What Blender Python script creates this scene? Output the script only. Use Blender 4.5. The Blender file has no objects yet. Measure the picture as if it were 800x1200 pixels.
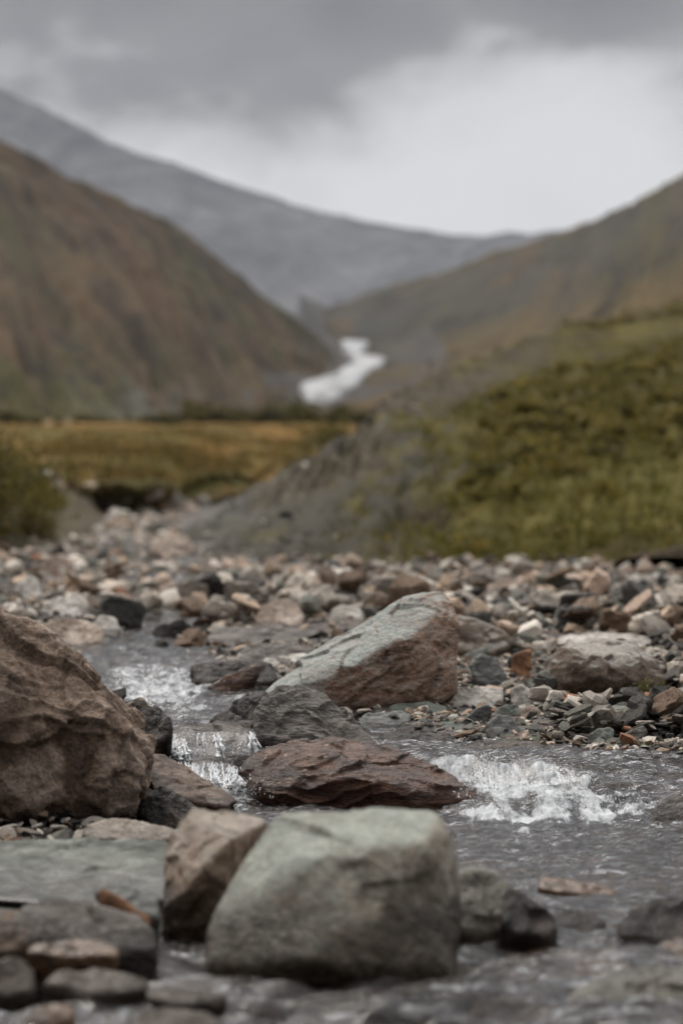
import bpy, bmesh, math, random
import numpy as np
from mathutils import Vector, Matrix, Euler

# ------------------------------------------------------------------ basics
random.seed(7)
RNG = np.random.default_rng(11)
S = bpy.context.scene
COL = S.collection
R = math.radians
F = 1200 * 85 / 36.0
PITCH = math.atan(40 / F)
CAM = np.array([0.0, 0.0, 1.0])
ca, sa = math.cos(PITCH), math.sin(PITCH)


def P(px, py, d):
    """point of the place seen at photo pixel (px, py), d metres down the valley"""
    u = (px - 400) / F
    v = (600 - py) / F
    r = np.array([u, ca + v * sa, -sa + v * ca])
    return CAM + r * (d / r[1])


def proj(p):
    q = np.asarray(p, float) - CAM
    dep = q[..., 1] * ca - q[..., 2] * sa
    up = q[..., 1] * sa + q[..., 2] * ca
    return 400 + F * q[..., 0] / dep, 600 - F * up / dep, dep


# ------------------------------------------------------------------ noise
_prm = np.random.default_rng(3).permutation(256)
_prm = np.concatenate([_prm, _prm, _prm])
_grd = np.random.default_rng(5).normal(size=(256, 3))
_grd /= np.linalg.norm(_grd, axis=1, keepdims=True)


def pn(p):
    p = np.asarray(p, float)
    i = np.floor(p).astype(int)
    f = p - i
    i &= 255
    w = f * f * f * (f * (f * 6 - 15) + 10)
    out = 0
    for dx in (0, 1):
        for dy in (0, 1):
            for dz in (0, 1):
                h = _prm[_prm[_prm[(i[:, 0] + dx) & 255] + ((i[:, 1] + dy) & 255)] + ((i[:, 2] + dz) & 255)]
                g = _grd[h]
                v = g[:, 0] * (f[:, 0] - dx) + g[:, 1] * (f[:, 1] - dy) + g[:, 2] * (f[:, 2] - dz)
                wx = w[:, 0] if dx else 1 - w[:, 0]
                wy = w[:, 1] if dy else 1 - w[:, 1]
                wz = w[:, 2] if dz else 1 - w[:, 2]
                out = out + v * wx * wy * wz
    return out * 1.5


def fbm(p, o=4, lac=2.03, gain=0.5):
    a, t, p = 1.0, 0, np.asarray(p, float)
    for k in range(o):
        t = t + a * pn(p + 17.3 * k)
        p = p * lac
        a *= gain
    return t


def ridged(p, o=4):
    a, t, p = 1.0, 0, np.asarray(p, float)
    for k in range(o):
        t = t + a * (1 - 2 * np.abs(pn(p + 9.1 * k)))
        p = p * 2.1
        a *= 0.5
    return t


def sstep(a, b, x):
    t = np.clip((x - a) / (b - a), 0, 1)
    return t * t * (3 - 2 * t)


# ------------------------------------------------------------------ mesh helpers
def mesh_np(name, V, Fc, smooth=True, sharp=None):
    """V (n,3), Fc (m,k) all faces of k corners"""
    V = np.asarray(V, np.float32)
    Fc = np.asarray(Fc, np.int32)
    m = bpy.data.meshes.new(name)
    m.vertices.add(len(V))
    m.vertices.foreach_set('co', V.ravel())
    n, k = Fc.shape
    m.loops.add(n * k)
    m.loops.foreach_set('vertex_index', Fc.ravel())
    m.polygons.add(n)
    m.polygons.foreach_set('loop_start', np.arange(0, n * k, k, dtype=np.int32))
    m.update(calc_edges=True)
    m.validate()
    if smooth:
        m.shade_smooth()
    else:
        m.shade_flat()
    if sharp:
        m.set_sharp_from_angle(angle=R(sharp))
    return m


def attr(m, name, vals):
    vals = np.asarray(vals, np.float32)
    if vals.ndim == 1:
        a = m.attributes.new(name, 'FLOAT', 'POINT')
        a.data.foreach_set('value', vals)
    else:
        a = m.attributes.new(name, 'FLOAT_COLOR', 'POINT')
        c = np.ones((len(vals), 4), np.float32)
        c[:, :3] = vals
        a.data.foreach_set('color', c.ravel())


def link(name, m, mat, parent=None, loc=None):
    o = bpy.data.objects.new(name, m)
    COL.objects.link(o)
    if mat and not m.materials:
        m.materials.append(mat)
    if parent:
        o.parent = parent
    if loc is not None:
        o.location = loc
    return o


def tag(o, label=None, cat=None, group=None, kind=None):
    if label:
        o['label'] = label
    if cat:
        o['category'] = cat
    if group:
        o['group'] = group
    if kind:
        o['kind'] = kind
    return o


_ico = {}


def ico(s):
    if s not in _ico:
        b = bmesh.new()
        bmesh.ops.create_icosphere(b, subdivisions=s, radius=1)
        b.verts.ensure_lookup_table()
        v = np.array([x.co[:] for x in b.verts])
        f = np.array([[x.index for x in q.verts] for q in b.faces])
        b.free()
        _ico[s] = (v / np.linalg.norm(v, axis=1, keepdims=True), f)
    return _ico[s]


def hull_planes(pts):
    b = bmesh.new()
    for p in pts:
        b.verts.new(p)
    r = bmesh.ops.convex_hull(b, input=b.verts[:])
    b.normal_update()
    N, D = [], []
    c = np.mean(pts, axis=0)
    for f in b.faces:
        if f.calc_area() < 1e-9:
            continue
        n = np.array(f.normal[:])
        p = np.array(f.verts[0].co[:])
        d = n @ (p - c)
        if d < 0:
            n, d = -n, -d
        N.append(n)
        D.append(d)
    b.free()
    return c, np.array(N), np.array(D)


def rock_verts(pts, sub, seed, p=16, chips=8, chip=(0.86, 0.98), amp=0.03, freq=3.0, strata=0.0, sdir=(0, 0, 1), sfreq=10., octv=5, facet=.07, fk=34):
    """a broken stone: the convex body of pts with worn edges, chipped facets, grain and bedding ledges"""
    rg = np.random.default_rng(seed)
    pts = np.asarray(pts, float)
    c, N, D = hull_planes(pts)
    q = pts - c
    ext = np.maximum(q.max(0) - q.min(0), 1e-4) / 2
    size = float(np.cbrt(ext.prod()))
    if chips:
        n = rg.normal(size=(chips, 3))
        n /= np.linalg.norm(n, axis=1, keepdims=True)
        sup = (n @ q.T).max(1)
        N = np.vstack([N, n])
        D = np.concatenate([D, sup * rg.uniform(chip[0], chip[1], chips)])
    dirs, faces = ico(sub)
    dv = dirs * ext
    dv = dv / np.linalg.norm(dv, axis=1, keepdims=True)
    p = p * 3.2
    inv = np.maximum(dv @ N.T, 0) / np.maximum(D, 1e-4)
    r = 1.0 / np.power(np.power(inv, p).sum(1), 1.0 / p)
    V = dv * r[:, None]
    o = rg.uniform(-40, 40, 3)
    nn = V / size
    warp = np.stack([fbm(nn * 1.3 + o, 2), fbm(nn * 1.3 + o + 31, 2), fbm(nn * 1.3 + o + 57, 2)], 1)
    amp = amp * .7
    h = amp * fbm((nn + 0.25 * warp) * freq + o, octv)
    h += amp * 0.7 * ridged((nn + 0.2 * warp) * freq * 0.55 + o + 9, 3) * 0.6
    for K, fa in ((fk, facet), (fk * 6, facet * .9)):      # broken faces: each cell a small tilted plane with a step at its edge
        if fa <= 0:
            continue
        sd_ = V[rg.integers(len(V), size=K)] / size
        pw = nn + .16 * warp
        best = np.full(len(V), 1e9)
        idx = np.zeros(len(V), int)
        for k_ in range(K):
            d2 = ((pw - sd_[k_]) ** 2).sum(1)
            b_ = d2 < best
            best[b_] = d2[b_]
            idx[b_] = k_
        tv = rg.normal(size=(K, 3))
        h += fa * ((nn - sd_[idx]) * tv[idx]).sum(1) + fa * .16 * rg.normal(size=K)[idx]
    if strata:
        sd = np.asarray(sdir, float)
        sd /= np.linalg.norm(sd)
        t = (nn @ sd) * sfreq + 1.6 * fbm(nn * 1.1 + o, 3)
        fr = t - np.floor(t)
        led = np.abs(fr - 0.5) * 2
        h += strata * (np.power(led, 3) - 0.3) * (0.4 + 0.9 * np.clip(fbm(nn * 1.7 + o + 5, 3) + 0.4, 0, 1))
    # move along a mix of outward ray and facet normal
    k = np.argmax(inv, axis=1)
    nd = 0.5 * dv + 0.5 * N[k]
    V = V + nd * (h * size)[:, None]
    return V + c, faces, size


# ------------------------------------------------------------------ node helpers
class NT:
    def __init__(s, tree):
        s.t = tree
        s.n = tree.nodes
        s.n.clear()

    def new(s, typ, **kw):
        n = s.n.new(typ)
        for k, v in kw.items():
            setattr(n, k, v)
        return n

    def set(s, n, i, v):
        if hasattr(v, 'is_output'):
            s.t.links.new(v, n.inputs[i])
        elif v is not None:
            n.inputs[i].default_value = v

    def math(s, op, a, b=None, c=None, clamp=False):
        n = s.new('ShaderNodeMath', operation=op, use_clamp=clamp)
        s.set(n, 0, a)
        s.set(n, 1, b)
        s.set(n, 2, c)
        return n.outputs[0]

    def mix(s, f, a, b, mode='MIX'):
        n = s.new('ShaderNodeMix', data_type='RGBA', blend_type=mode)
        s.set(n, 0, f)
        s.set(n, 6, a if hasattr(a, 'is_output') else (*a, 1) if len(a) == 3 else a)
        s.set(n, 7, b if hasattr(b, 'is_output') else (*b, 1) if len(b) == 3 else b)
        return n.outputs[2]

    def noise(s, vec, scale, det=4, rough=0.55, dist=0.0):
        n = s.new('ShaderNodeTexNoise')
        s.set(n, 'Vector', vec)
        s.set(n, 'Scale', float(scale))
        s.set(n, 'Detail', float(det))
        s.set(n, 'Roughness', rough)
        s.set(n, 'Distortion', dist)
        return n.outputs['Fac']

    def mapping(s, vec, scale=(1, 1, 1), rot=(0, 0, 0), loc=(0, 0, 0)):
        n = s.new('ShaderNodeMapping')
        s.set(n, 0, vec)
        s.set(n, 1, loc)
        s.set(n, 2, rot)
        s.set(n, 3, scale)
        return n.outputs[0]

    def ramp(s, fac, stops, interp='LINEAR'):
        n = s.new('ShaderNodeValToRGB')
        cr = n.color_ramp
        cr.interpolation = interp
        while len(cr.elements) < len(stops):
            cr.elements.new(0.5)
        for e, (p, c) in zip(cr.elements, stops):
            e.position = p
            e.color = (*c, 1) if hasattr(c, '__len__') else (c, c, c, 1)
        s.set(n, 0, fac)
        return n.outputs[0]

    def bump(s, h, strength, dist, normal=None):
        n = s.new('ShaderNodeBump')
        s.set(n, 'Strength', strength)
        s.set(n, 'Distance', dist)
        s.set(n, 'Height', h)
        if normal is not None:
            s.set(n, 'Normal', normal)
        return n.outputs[0]


def new_mat(name):
    m = bpy.data.materials.new(name)
    m.use_nodes = True
    return m, NT(m.node_tree)


def finish(t, col, rough, normal=None, spec=0.4, extra=None):
    b = t.new('ShaderNodeBsdfPrincipled')
    t.set(b, 'Base Color', col if hasattr(col, 'is_output') else (*col, 1))
    t.set(b, 'Roughness', rough)
    t.set(b, 'Specular IOR Level', spec)
    if normal is not None:
        t.set(b, 'Normal', normal)
    for k, v in (extra or {}).items():
        t.set(b, k, v)
    o = t.new('ShaderNodeOutputMaterial')
    t.t.links.new(b.outputs[0], o.inputs[0])
    return b


def rock_mat(name, cols, sc=6.0, rough=0.8, bump=0.6, bdist=0.012, band=(1, 1, 1), rot=(0, 0, 0), patina=None, pdir=(0, 0, 1), prange=(0.2, 0.7),
             wet=None, allwet=False, veins=None, source=None, contrast=0.55, speck=0.35):
    """broken rock: mottled minerals, bedding streaks, lichen film on the weathered side, a wet band above water level"""
    m, t = new_mat(name)
    tc = t.new('ShaderNodeTexCoord')
    geo = t.new('ShaderNodeNewGeometry')
    if source == 'attr':
        obv = geo.outputs['Position']
    else:
        obv = tc.outputs['Object']
    v = t.mapping(obv, scale=band, rot=rot)
    n1 = t.noise(v, sc, 5, 0.6, 0.6)
    n2 = t.noise(v, sc * 4.3, 6, 0.65, 0.3)
    n3 = t.noise(obv, sc * 17, 3, 0.7)
    if source == 'object':
        oi = t.new('ShaderNodeObjectInfo')
        base = oi.outputs['Color']
        col = t.mix(t.math('MULTIPLY', n1, 0.9), base, t.mix(1.0, base, (1.45, 1.3, 1.15), 'MULTIPLY'))
        col = t.mix(t.ramp(n2, [(0.42, 0.0), (0.6, 0.85)]), col, t.mix(1.0, col, (0.45, 0.41, 0.38), 'MULTIPLY'))
    elif source == 'attr':
        a = t.new('ShaderNodeAttribute', attribute_name='tint')
        base = a.outputs['Color']
        col = t.mix(n1, t.mix(1.0, base, (0.8, 0.8, 0.8), 'MULTIPLY'), t.mix(1.0, base, (1.4, 1.3, 1.2), 'MULTIPLY'))
        col = t.mix(t.ramp(n2, [(0.45, 0.0), (0.7, 0.7)]), col, t.mix(1.0, col, (0.5, 0.48, 0.46), 'MULTIPLY'))
    else:
        k = len(cols)
        lo, hi = 0.5 - contrast / 4.4, 0.5 + contrast / 4.4
        col = t.ramp(n1, [(lo + (hi - lo) * i / (k - 1), c) for i, c in enumerate(cols)])
        col = t.mix(t.ramp(n2, [(0.42, 0.0), (0.62, 0.85)]), col, t.mix(1.0, col, (0.40, 0.37, 0.35), 'MULTIPLY'))
    if veins:
        vv = t.noise(v, sc * 0.9, 3, 0.5, 1.5)
        line = t.math('ABSOLUTE', t.math('SUBTRACT', vv, 0.5))
        col = t.mix(t.ramp(line, [(0.0, 0.55), (0.035, 0.0)]), col, veins)
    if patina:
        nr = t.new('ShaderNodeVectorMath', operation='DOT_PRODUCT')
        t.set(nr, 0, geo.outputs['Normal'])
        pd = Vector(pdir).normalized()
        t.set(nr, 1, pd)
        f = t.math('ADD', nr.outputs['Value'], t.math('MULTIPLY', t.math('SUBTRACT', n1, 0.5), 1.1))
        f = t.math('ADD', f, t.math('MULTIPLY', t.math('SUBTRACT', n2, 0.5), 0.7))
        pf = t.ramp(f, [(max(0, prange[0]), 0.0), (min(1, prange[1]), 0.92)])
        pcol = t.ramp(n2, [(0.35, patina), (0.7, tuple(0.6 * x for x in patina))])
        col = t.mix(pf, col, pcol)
    sp = t.ramp(n3, [(0.3, 1 - speck), (0.5, 1.0), (0.72, 1 + speck)])
    col = t.mix(1.0, col, sp, 'MULTIPLY')
    rg = t.ramp(n2, [(0.3, max(0, rough - 0.1)), (0.7, min(1, rough + 0.1))])
    spec = 0.35
    if allwet:
        rg = t.ramp(n2, [(.36, 0.12), (.5, 0.32), (.62, 0.65)])
        spec = allwet if allwet is not True else 0.4
    elif wet is not None:
        sx = t.new('ShaderNodeSeparateXYZ')
        t.set(sx, 0, geo.outputs['Position'])
        z = t.math('ADD', sx.outputs[2], t.math('MULTIPLY', t.math('SUBTRACT', t.noise(geo.outputs['Position'], 9, 4), 0.5), 0.09))
        wf = t.ramp(t.math('DIVIDE', t.math('SUBTRACT', z, wet - 0.5), 1.0), [(0.485, 1.0), (0.53, 0.0)])
        col = t.mix(wf, col, t.mix(1.0, col, (0.42, 0.38, 0.35), 'MULTIPLY'))
        mr = t.new('ShaderNodeMix', data_type='FLOAT')
        t.set(mr, 0, wf)
        t.set(mr, 2, rg)
        t.set(mr, 3, 0.2)
        rg = mr.outputs[0]
    hsum = t.math('ADD', t.math('MULTIPLY', n2, 0.7), t.math('MULTIPLY', n3, 0.3))
    nrm = t.bump(hsum, bump, bdist)
    finish(t, col, rg, nrm, spec)
    return m


# ------------------------------------------------------------------ ground profile
_WD = [0, 7.3, 8.0, 9, 10.2, 11.5, 14, 20, 25, 40, 60, 80, 120, 200, 300, 600, 1500, 3000, 8000]
_WZ = [0, 0, .105, .125, .165, .195, .215, .215, .20, .29, .7, 1.35, 2.48, 4.9, 8.1, 14, 28, 60, 200]
# stream course: d, left x, right x
_CD = [0, 4.6, 5.2, 7.0, 7.7, 7.95, 8.2, 8.5, 9.0, 9.6, 11.5, 14, 20, 30, 60]
_CL = [-1.4, -1.2, -.55, -.55, -.62, -.64, -.66, -.75, -.9, -1.12, -1.25, -1.15, -1.62, -2.5, -6]
_CR = [4, 4, 4, 4, 1.5, .62, .42, .30, -.15, -.40, -.62, -.75, -1.22, -2.2, -5.2]


def cascade_t(x, y):
    """0 in the lower pool, 1 on the level above the falls"""
    y0 = np.interp(x, [-.7, -.35, .2, .45, .7, 1.0, 3], [7.62, 7.62, 7.45, 6.95, 6.9, 6.95, 7.0])
    y1 = np.interp(x, [-.7, -.35, .2, .45, .7, 1.0, 3], [8.25, 8.2, 7.85, 7.70, 7.78, 7.9, 8.0])
    return np.clip((y - y0) / (y1 - y0), 0, 1)


def wl(x, y):
    far = np.interp(y, _WD, _WZ)
    t = cascade_t(x, y)
    step = .108 * (0.35 * sstep(0.0, 0.32, t) + 0.25 * sstep(.4, .6, t) + .40 * sstep(.75, 1, t))
    right = .108 * (.36 * sstep(.05, .62, t) + .64 * sstep(.60, .96, t))
    step = step + (right - step) * sstep(0., .25, x)
    return np.where(y < 8.3, np.maximum(np.where(y > 7.9, np.minimum(far, .108), 0), step), np.maximum(far, .108))


def in_channel(x, y):
    """signed: >0 inside the stream"""
    l = np.interp(y, _CD, _CL)
    r = np.interp(y, _CD, _CR)
    return np.minimum(x - l, r - x)


def zb(x, y):
    base = np.interp(y, _WD, _WZ)
    base = np.where(y < 8.6, wl(x, y), base)
    c = in_channel(x, y)
    near = np.clip((24 - y) / 8, 0, 1)
    bank = .015 * near * sstep(0, .3, -c) - .11 * near * sstep(-.02, .22, c) * (1 - .62 * sstep(10.5, 13, y))
    # left bank rises, right gravel bar swells a little
    bank = bank + .10 * near * sstep(.2, 1.4, np.interp(y, _CD, _CL) - x)
    # the gravel bar heaps up on the right
    bank = bank + .04 * sstep(11, 13, y) * sstep(19, 16, y) * sstep(-.4, 1.2, x)
    p = np.stack([x, y, 0 * x], -1).reshape(-1, 3)
    n = (fbm(p * 1.7, 3) * .022 + fbm(p * 6 + 5, 2) * .008).reshape(np.shape(x))
    n = n * np.clip(y / 8, .7, 3)
    return base + bank + n


# ------------------------------------------------------------------ materials of rocks
M = {}
M['brown_rock'] = rock_mat('brown_rock', [(.10, .068, .050), (.25, .178, .130), (.44, .35, .285)], 5.0, .88, 1.0, .04, wet=.03, contrast=.6)
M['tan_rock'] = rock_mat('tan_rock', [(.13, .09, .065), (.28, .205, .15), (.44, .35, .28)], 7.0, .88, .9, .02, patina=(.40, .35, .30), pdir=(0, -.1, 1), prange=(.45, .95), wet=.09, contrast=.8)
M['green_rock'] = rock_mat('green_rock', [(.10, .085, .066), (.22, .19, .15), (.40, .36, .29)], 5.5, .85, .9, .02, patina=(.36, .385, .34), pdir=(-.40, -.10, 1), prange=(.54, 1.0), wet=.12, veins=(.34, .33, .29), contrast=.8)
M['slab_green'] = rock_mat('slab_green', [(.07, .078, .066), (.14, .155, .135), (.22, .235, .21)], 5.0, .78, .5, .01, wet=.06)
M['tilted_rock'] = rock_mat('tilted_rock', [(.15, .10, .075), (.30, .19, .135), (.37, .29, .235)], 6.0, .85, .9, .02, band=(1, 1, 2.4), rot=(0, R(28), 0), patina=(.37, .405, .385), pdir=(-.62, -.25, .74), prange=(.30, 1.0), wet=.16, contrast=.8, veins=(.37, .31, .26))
M['wet_brown'] = rock_mat('wet_brown', [(.014, .005, .003), (.075, .030, .016), (.19, .095, .056)], 6.0, .3, 1.0, .022, band=(1, 1, 4), rot=(0, R(-18), 0), allwet=True, contrast=.8)
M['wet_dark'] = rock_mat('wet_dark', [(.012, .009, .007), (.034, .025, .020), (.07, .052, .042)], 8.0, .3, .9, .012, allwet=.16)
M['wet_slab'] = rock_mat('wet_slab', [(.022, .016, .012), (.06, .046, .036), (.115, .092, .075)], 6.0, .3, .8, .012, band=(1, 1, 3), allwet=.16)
M['plank_rock'] = rock_mat('plank_rock', [(.05, .034, .024), (.13, .088, .062), (.21, .15, .112)], 7.0, .6, .8, .01, band=(.4, 1, 2.5), rot=(0, R(35), 0), wet=.04)
M['grey_brown'] = rock_mat('grey_brown', [(.05, .043, .038), (.115, .10, .088), (.20, .175, .155)], 7.0, .7, 1.0, .018, band=(1, 1, 3.2), rot=(0, R(30), 0), wet=.04, veins=(.27, .25, .23), contrast=.7)
M['pale_rock'] = rock_mat('pale_rock', [(.34, .32, .285), (.52, .495, .455), (.64, .62, .58)], 8.0, .85, .6, .012, wet=None)
M['orange_rock'] = rock_mat('orange_rock', [(.13, .06, .03), (.30, .155, .075), (.40, .27, .18)], 8.0, .85, .6, .01)
M['slate_rock'] = rock_mat('slate_rock', [(.055, .058, .055), (.115, .12, .115), (.185, .19, .18)], 6.0, .6, .7, .01, band=(1, 1, 4))
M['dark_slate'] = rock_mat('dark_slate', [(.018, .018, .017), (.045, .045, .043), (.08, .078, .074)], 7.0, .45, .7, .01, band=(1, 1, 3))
M['green_slate'] = rock_mat('green_slate', [(.09, .10, .085), (.165, .18, .155), (.24, .25, .22)], 6.0, .7, .6, .01)
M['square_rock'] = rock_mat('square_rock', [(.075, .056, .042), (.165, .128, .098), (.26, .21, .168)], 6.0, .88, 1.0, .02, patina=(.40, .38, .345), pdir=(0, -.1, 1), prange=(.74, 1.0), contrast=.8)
M['pink_rock'] = rock_mat('pink_rock', [(.22, .165, .13), (.40, .32, .265), (.54, .46, .395)], 6.0, .88, .7, .02)
M['stone'] = rock_mat('stone', None, 2.2, .8, 1.0, .012, source='object', band=(1, 1, 1.8))
M['cobble'] = rock_mat('cobble', None, 22.0, .8, .9, .008, source='attr')
M['sunk_orange'] = rock_mat('sunk_orange', [(.05, .028, .015), (.12, .066, .034), (.19, .12, .07)], 8.0, .3, .6, .01, allwet=True)

_fd = np.concatenate([np.linspace(7.6, 20, 300), np.linspace(20.2, 60, 120)])


def foot_distance(py, px):
    z = np.interp(_fd, _WD, _WZ)
    rows = np.array([proj(np.array([0., a, b]))[1] for a, b in zip(_fd, z)])
    return float(np.interp(-py, -rows, _fd))


# ------------------------------------------------------------------ hero rocks
HEROES = []


def hero(name, label, mat, d, sil, thick, sub=5, seed=1, front=(), top_back=.55, sink=.07, anchor=None, group=None, cat=None, **kw):
    """sil: outline as seen in the photo; bottom points stand at distance d, higher ones lean back into the stone"""
    sil = [tuple(s) for s in sil]
    if d > 8.6:
        d = foot_distance(max(s[1] for s in sil), sil[0][0])
    ys = [s[1] for s in sil]
    y0, y1 = min(ys), max(ys)
    cx = sum(s[0] for s in sil) / len(sil)
    cy = sum(ys) / len(ys)
    pts = []
    for s in sil:
        t = (y1 - s[1]) / max(1, y1 - y0)
        dd = s[2] if len(s) > 2 else thick * top_back * t
        pts.append(P(s[0], s[1], d + dd))
        if t < .35:
            b = P(s[0], s[1], d + dd + .12 * thick)
            b[2] -= sink
            pts.append(b)
    for s in sil:      # far side
        t = (y1 - s[1]) / max(1, y1 - y0)
        q = P(cx + (s[0] - cx) * .80, cy + (s[1] - cy) * .80 + .1 * (y1 - y0), d + thick)
        pts.append(q)
        if t < .5:
            q = q.copy()
            q[2] -= sink
            pts.append(q)
    for s in front:
        pts.append(P(s[0], s[1], d + s[2]))
    pts = np.array(pts)
    V, Fc, size = rock_verts(pts, sub, seed, **kw)
    o3 = np.array([V[:, 0].mean(), V[:, 1].mean(), V[:, 2].min()])
    m = mesh_np(name, V - o3, Fc)
    o = link(name, m, M[mat], loc=o3)
    tag(o, label, cat or name.replace('_', ' '), group)
    HEROES.append((o, pts, cx, cy, anchor))
    return o


hero('boulder', 'large rough brown boulder at the photo left edge, taller than all others near the stream', 'brown_rock', 6.75,
     [(-170, 735), (-90, 690), (0, 700), (42, 732), (75, 768), (120, 795), (172, 828), (180, 850), (174, 905), (166, 944), (110, 957), (0, 945), (-170, 965)],
     .62, 7, 21, front=[(20, 860, -.12), (120, 880, -.05), (-100, 870, -.1)], anchor='the large brown boulder', facet=.08, amp=.05, freq=2.3, strata=.035, sdir=(.5, .1, 1), sfreq=5, p=22, chips=30, chip=(.80, .96))
hero('boulder', 'pale grey-green block standing in water, biggest stone at the bottom of the photo', 'green_rock', 4.86,
     [(232, 1132), (238, 1092), (266, 1045), (296, 990), (324, 956), (420, 950), (512, 953), (532, 982), (543, 1040), (541, 1100), (533, 1142), (440, 1150), (340, 1148)],
     .42, 7, 22, front=[(300, 1134, -.05), (372, 1128, -.13), (352, 1010, .00), (500, 985, .07), (515, 1110, .0)], anchor='the pale green block', facet=.018, fk=7, amp=.022, freq=2.2, p=22, chips=8, chip=(.90, .99), top_back=.6)
hero('rock', 'tan block with a flat pale top, touching the pale green block', 'tan_rock', 5.25,
     [(190, 1068), (194, 1010), (212, 960), (224, 947), (262, 950), (316, 962), (300, 1010), (280, 1050), (262, 1082), (225, 1085)], .26, 6, 23,
     front=[(220, 1040, -.03), (268, 985, -.02)], amp=.025, freq=2.4, p=20, chips=8, anchor='the tan block', top_back=.75)
hero('flat_stone', 'broad flat grey-green slab beside the tan block', 'slab_green', 5.45,
     [(-60, 1030), (-60, 990), (0, 983), (110, 982), (200, 984), (206, 1010), (198, 1056), (120, 1066), (30, 1056), (-60, 1050)], .62, 6, 24, facet=.02, amp=.012, freq=2, p=22, chips=6, chip=(.93, .99), top_back=.92, anchor='the broad green slab', sink=.04)
hero('rock', 'low tan stone lying between the large brown boulder and the green slab', 'tan_rock', 6.15,
     [(92, 980), (98, 968), (125, 957), (160, 962), (205, 972), (212, 982), (150, 986)], .2, 5, 25, amp=.02)
hero('boulder', 'dark grey-brown rounded stone in front of the broad green slab', 'grey_brown', 4.85,
     [(5, 1098), (20, 1066), (55, 1049), (100, 1050), (150, 1066), (192, 1096), (185, 1112), (90, 1116), (20, 1112)], .25, 5, 26, amp=.02, p=8, chips=5, anchor='the rounded grey-brown stone')
hero('rock', 'small brownish stone at the left edge below the broad green slab', 'plank_rock', 4.72,
     [(-30, 1105), (-25, 1078), (5, 1072), (32, 1085), (35, 1104), (5, 1115)], .12, 5, 27, amp=.03, p=10)
hero('rock', 'grey-green stone against the right side of the pale green block', 'green_rock', 5.15,
     [(528, 1085), (530, 1020), (552, 1012), (580, 1018), (600, 1040), (604, 1088), (560, 1096)], .22, 5, 28, amp=.02, p=12)
hero('rock', 'dark wet triangular stone sloping into the water beside the pale green block', 'wet_dark', 5.08,
     [(585, 1090), (592, 1040), (606, 1042), (632, 1062), (655, 1084), (640, 1096)], .2, 5, 29, amp=.03)
# around the falls
hero('rock', 'wet reddish-brown boulder with ridged grain between the two falls', 'wet_brown', 7.32,
     [(276, 900, .16), (296, 882, .22), (336, 866, .28), (372, 858, .34), (424, 868, .34), (474, 888, .28), (526, 904, .18), (572, 928, .06), (586, 948, 0), (500, 953, -.02), (438, 953, 0), (380, 944, 0), (318, 932, .03), (286, 916, .1)],
     .5, 7, 30, front=[(450, 915, -.02), (350, 905, .02)], anchor='the wet reddish-brown boulder', facet=.045, amp=.035, freq=3, strata=.05, sdir=(-.3, -.55, 1), sfreq=7, p=16, chips=10)
hero('rock', 'rounded grey-brown rock with pale streaks behind the wet reddish-brown boulder', 'grey_brown', 8.05,
     [(296, 850, .05), (303, 822, .12), (318, 804, .18), (342, 799, .22), (370, 806, .22), (400, 826, .18), (425, 848, .1), (440, 868, .02), (400, 880, 0), (330, 876, 0), (300, 868, 0)],
     .4, 6, 31, amp=.035, freq=3, strata=.04, sdir=(.5, -.2, 1), sfreq=9, p=11, chips=8, anchor='the streaked grey-brown rock')
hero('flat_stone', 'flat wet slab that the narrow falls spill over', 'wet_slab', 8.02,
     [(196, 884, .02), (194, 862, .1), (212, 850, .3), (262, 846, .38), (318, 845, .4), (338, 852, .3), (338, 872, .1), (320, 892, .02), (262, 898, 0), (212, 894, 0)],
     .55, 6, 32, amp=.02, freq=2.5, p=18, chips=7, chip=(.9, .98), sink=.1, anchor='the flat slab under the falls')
hero('rock', 'long brown stone slanting like a ramp below the narrow falls', 'plank_rock', 7.05,
     [(168, 905, .1), (174, 882, .2), (196, 884, .24), (230, 906, .22), (276, 938, .1), (268, 945, .02), (226, 942, 0), (180, 925, 0)], .32, 6, 33, amp=.015, freq=2.5, p=20, chips=5, chip=(.92, .99), strata=.02, sdir=(.55, 0, 1), anchor='the ramp stone')
hero('rock', 'dark wet stone under the ramp stone by the large brown boulder', 'wet_dark', 6.9,
     [(160, 952), (164, 922), (190, 920), (222, 938), (240, 952), (222, 968), (180, 968)], .2, 5, 34, amp=.03)
hero('rock', 'black wet stone wedged behind the tip of the large brown boulder', 'wet_dark', 7.75,
     [(160, 862), (165, 832), (182, 829), (204, 846), (200, 860), (178, 874)], .2, 5, 35, amp=.04)
hero('rock', 'low dark hump under the second step of the narrow falls', 'wet_dark', 7.72,
     [(200, 912), (206, 894), (240, 888), (276, 896), (288, 918), (250, 926)], .3, 5, 36, amp=.02, p=9, sink=.1)
# the upper stones
hero('boulder', 'big tilted boulder with grey-green upper face and rusty lower face above the stream', 'tilted_rock', 9.15,
     [(306, 812, .05), (322, 797, .12), (360, 772, .2), (400, 743, .28), (450, 713, .34), (486, 696, .38), (516, 688, .40), (532, 706, .36), (541, 742, .22), (536, 775, .12), (516, 812, .03), (470, 818, 0), (430, 838, -.02), (390, 838, -.02), (340, 822, 0)],
     .75, 7, 37, front=[(455, 755, .03), (500, 740, .08), (400, 790, -.02)], anchor='the big tilted boulder', facet=.06, amp=.035, freq=2.6, strata=.014, sdir=(-.5, -.3, 1), sfreq=8, p=20, chips=12, chip=(.88, .98))
hero('rock', 'grey-brown shoulder rock leaning against the top end of the big tilted boulder', 'square_rock', 9.9,
     [(520, 765), (524, 718), (550, 722), (585, 734), (602, 748), (596, 762), (560, 772)], .4, 5, 38, amp=.03, p=14)
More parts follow.
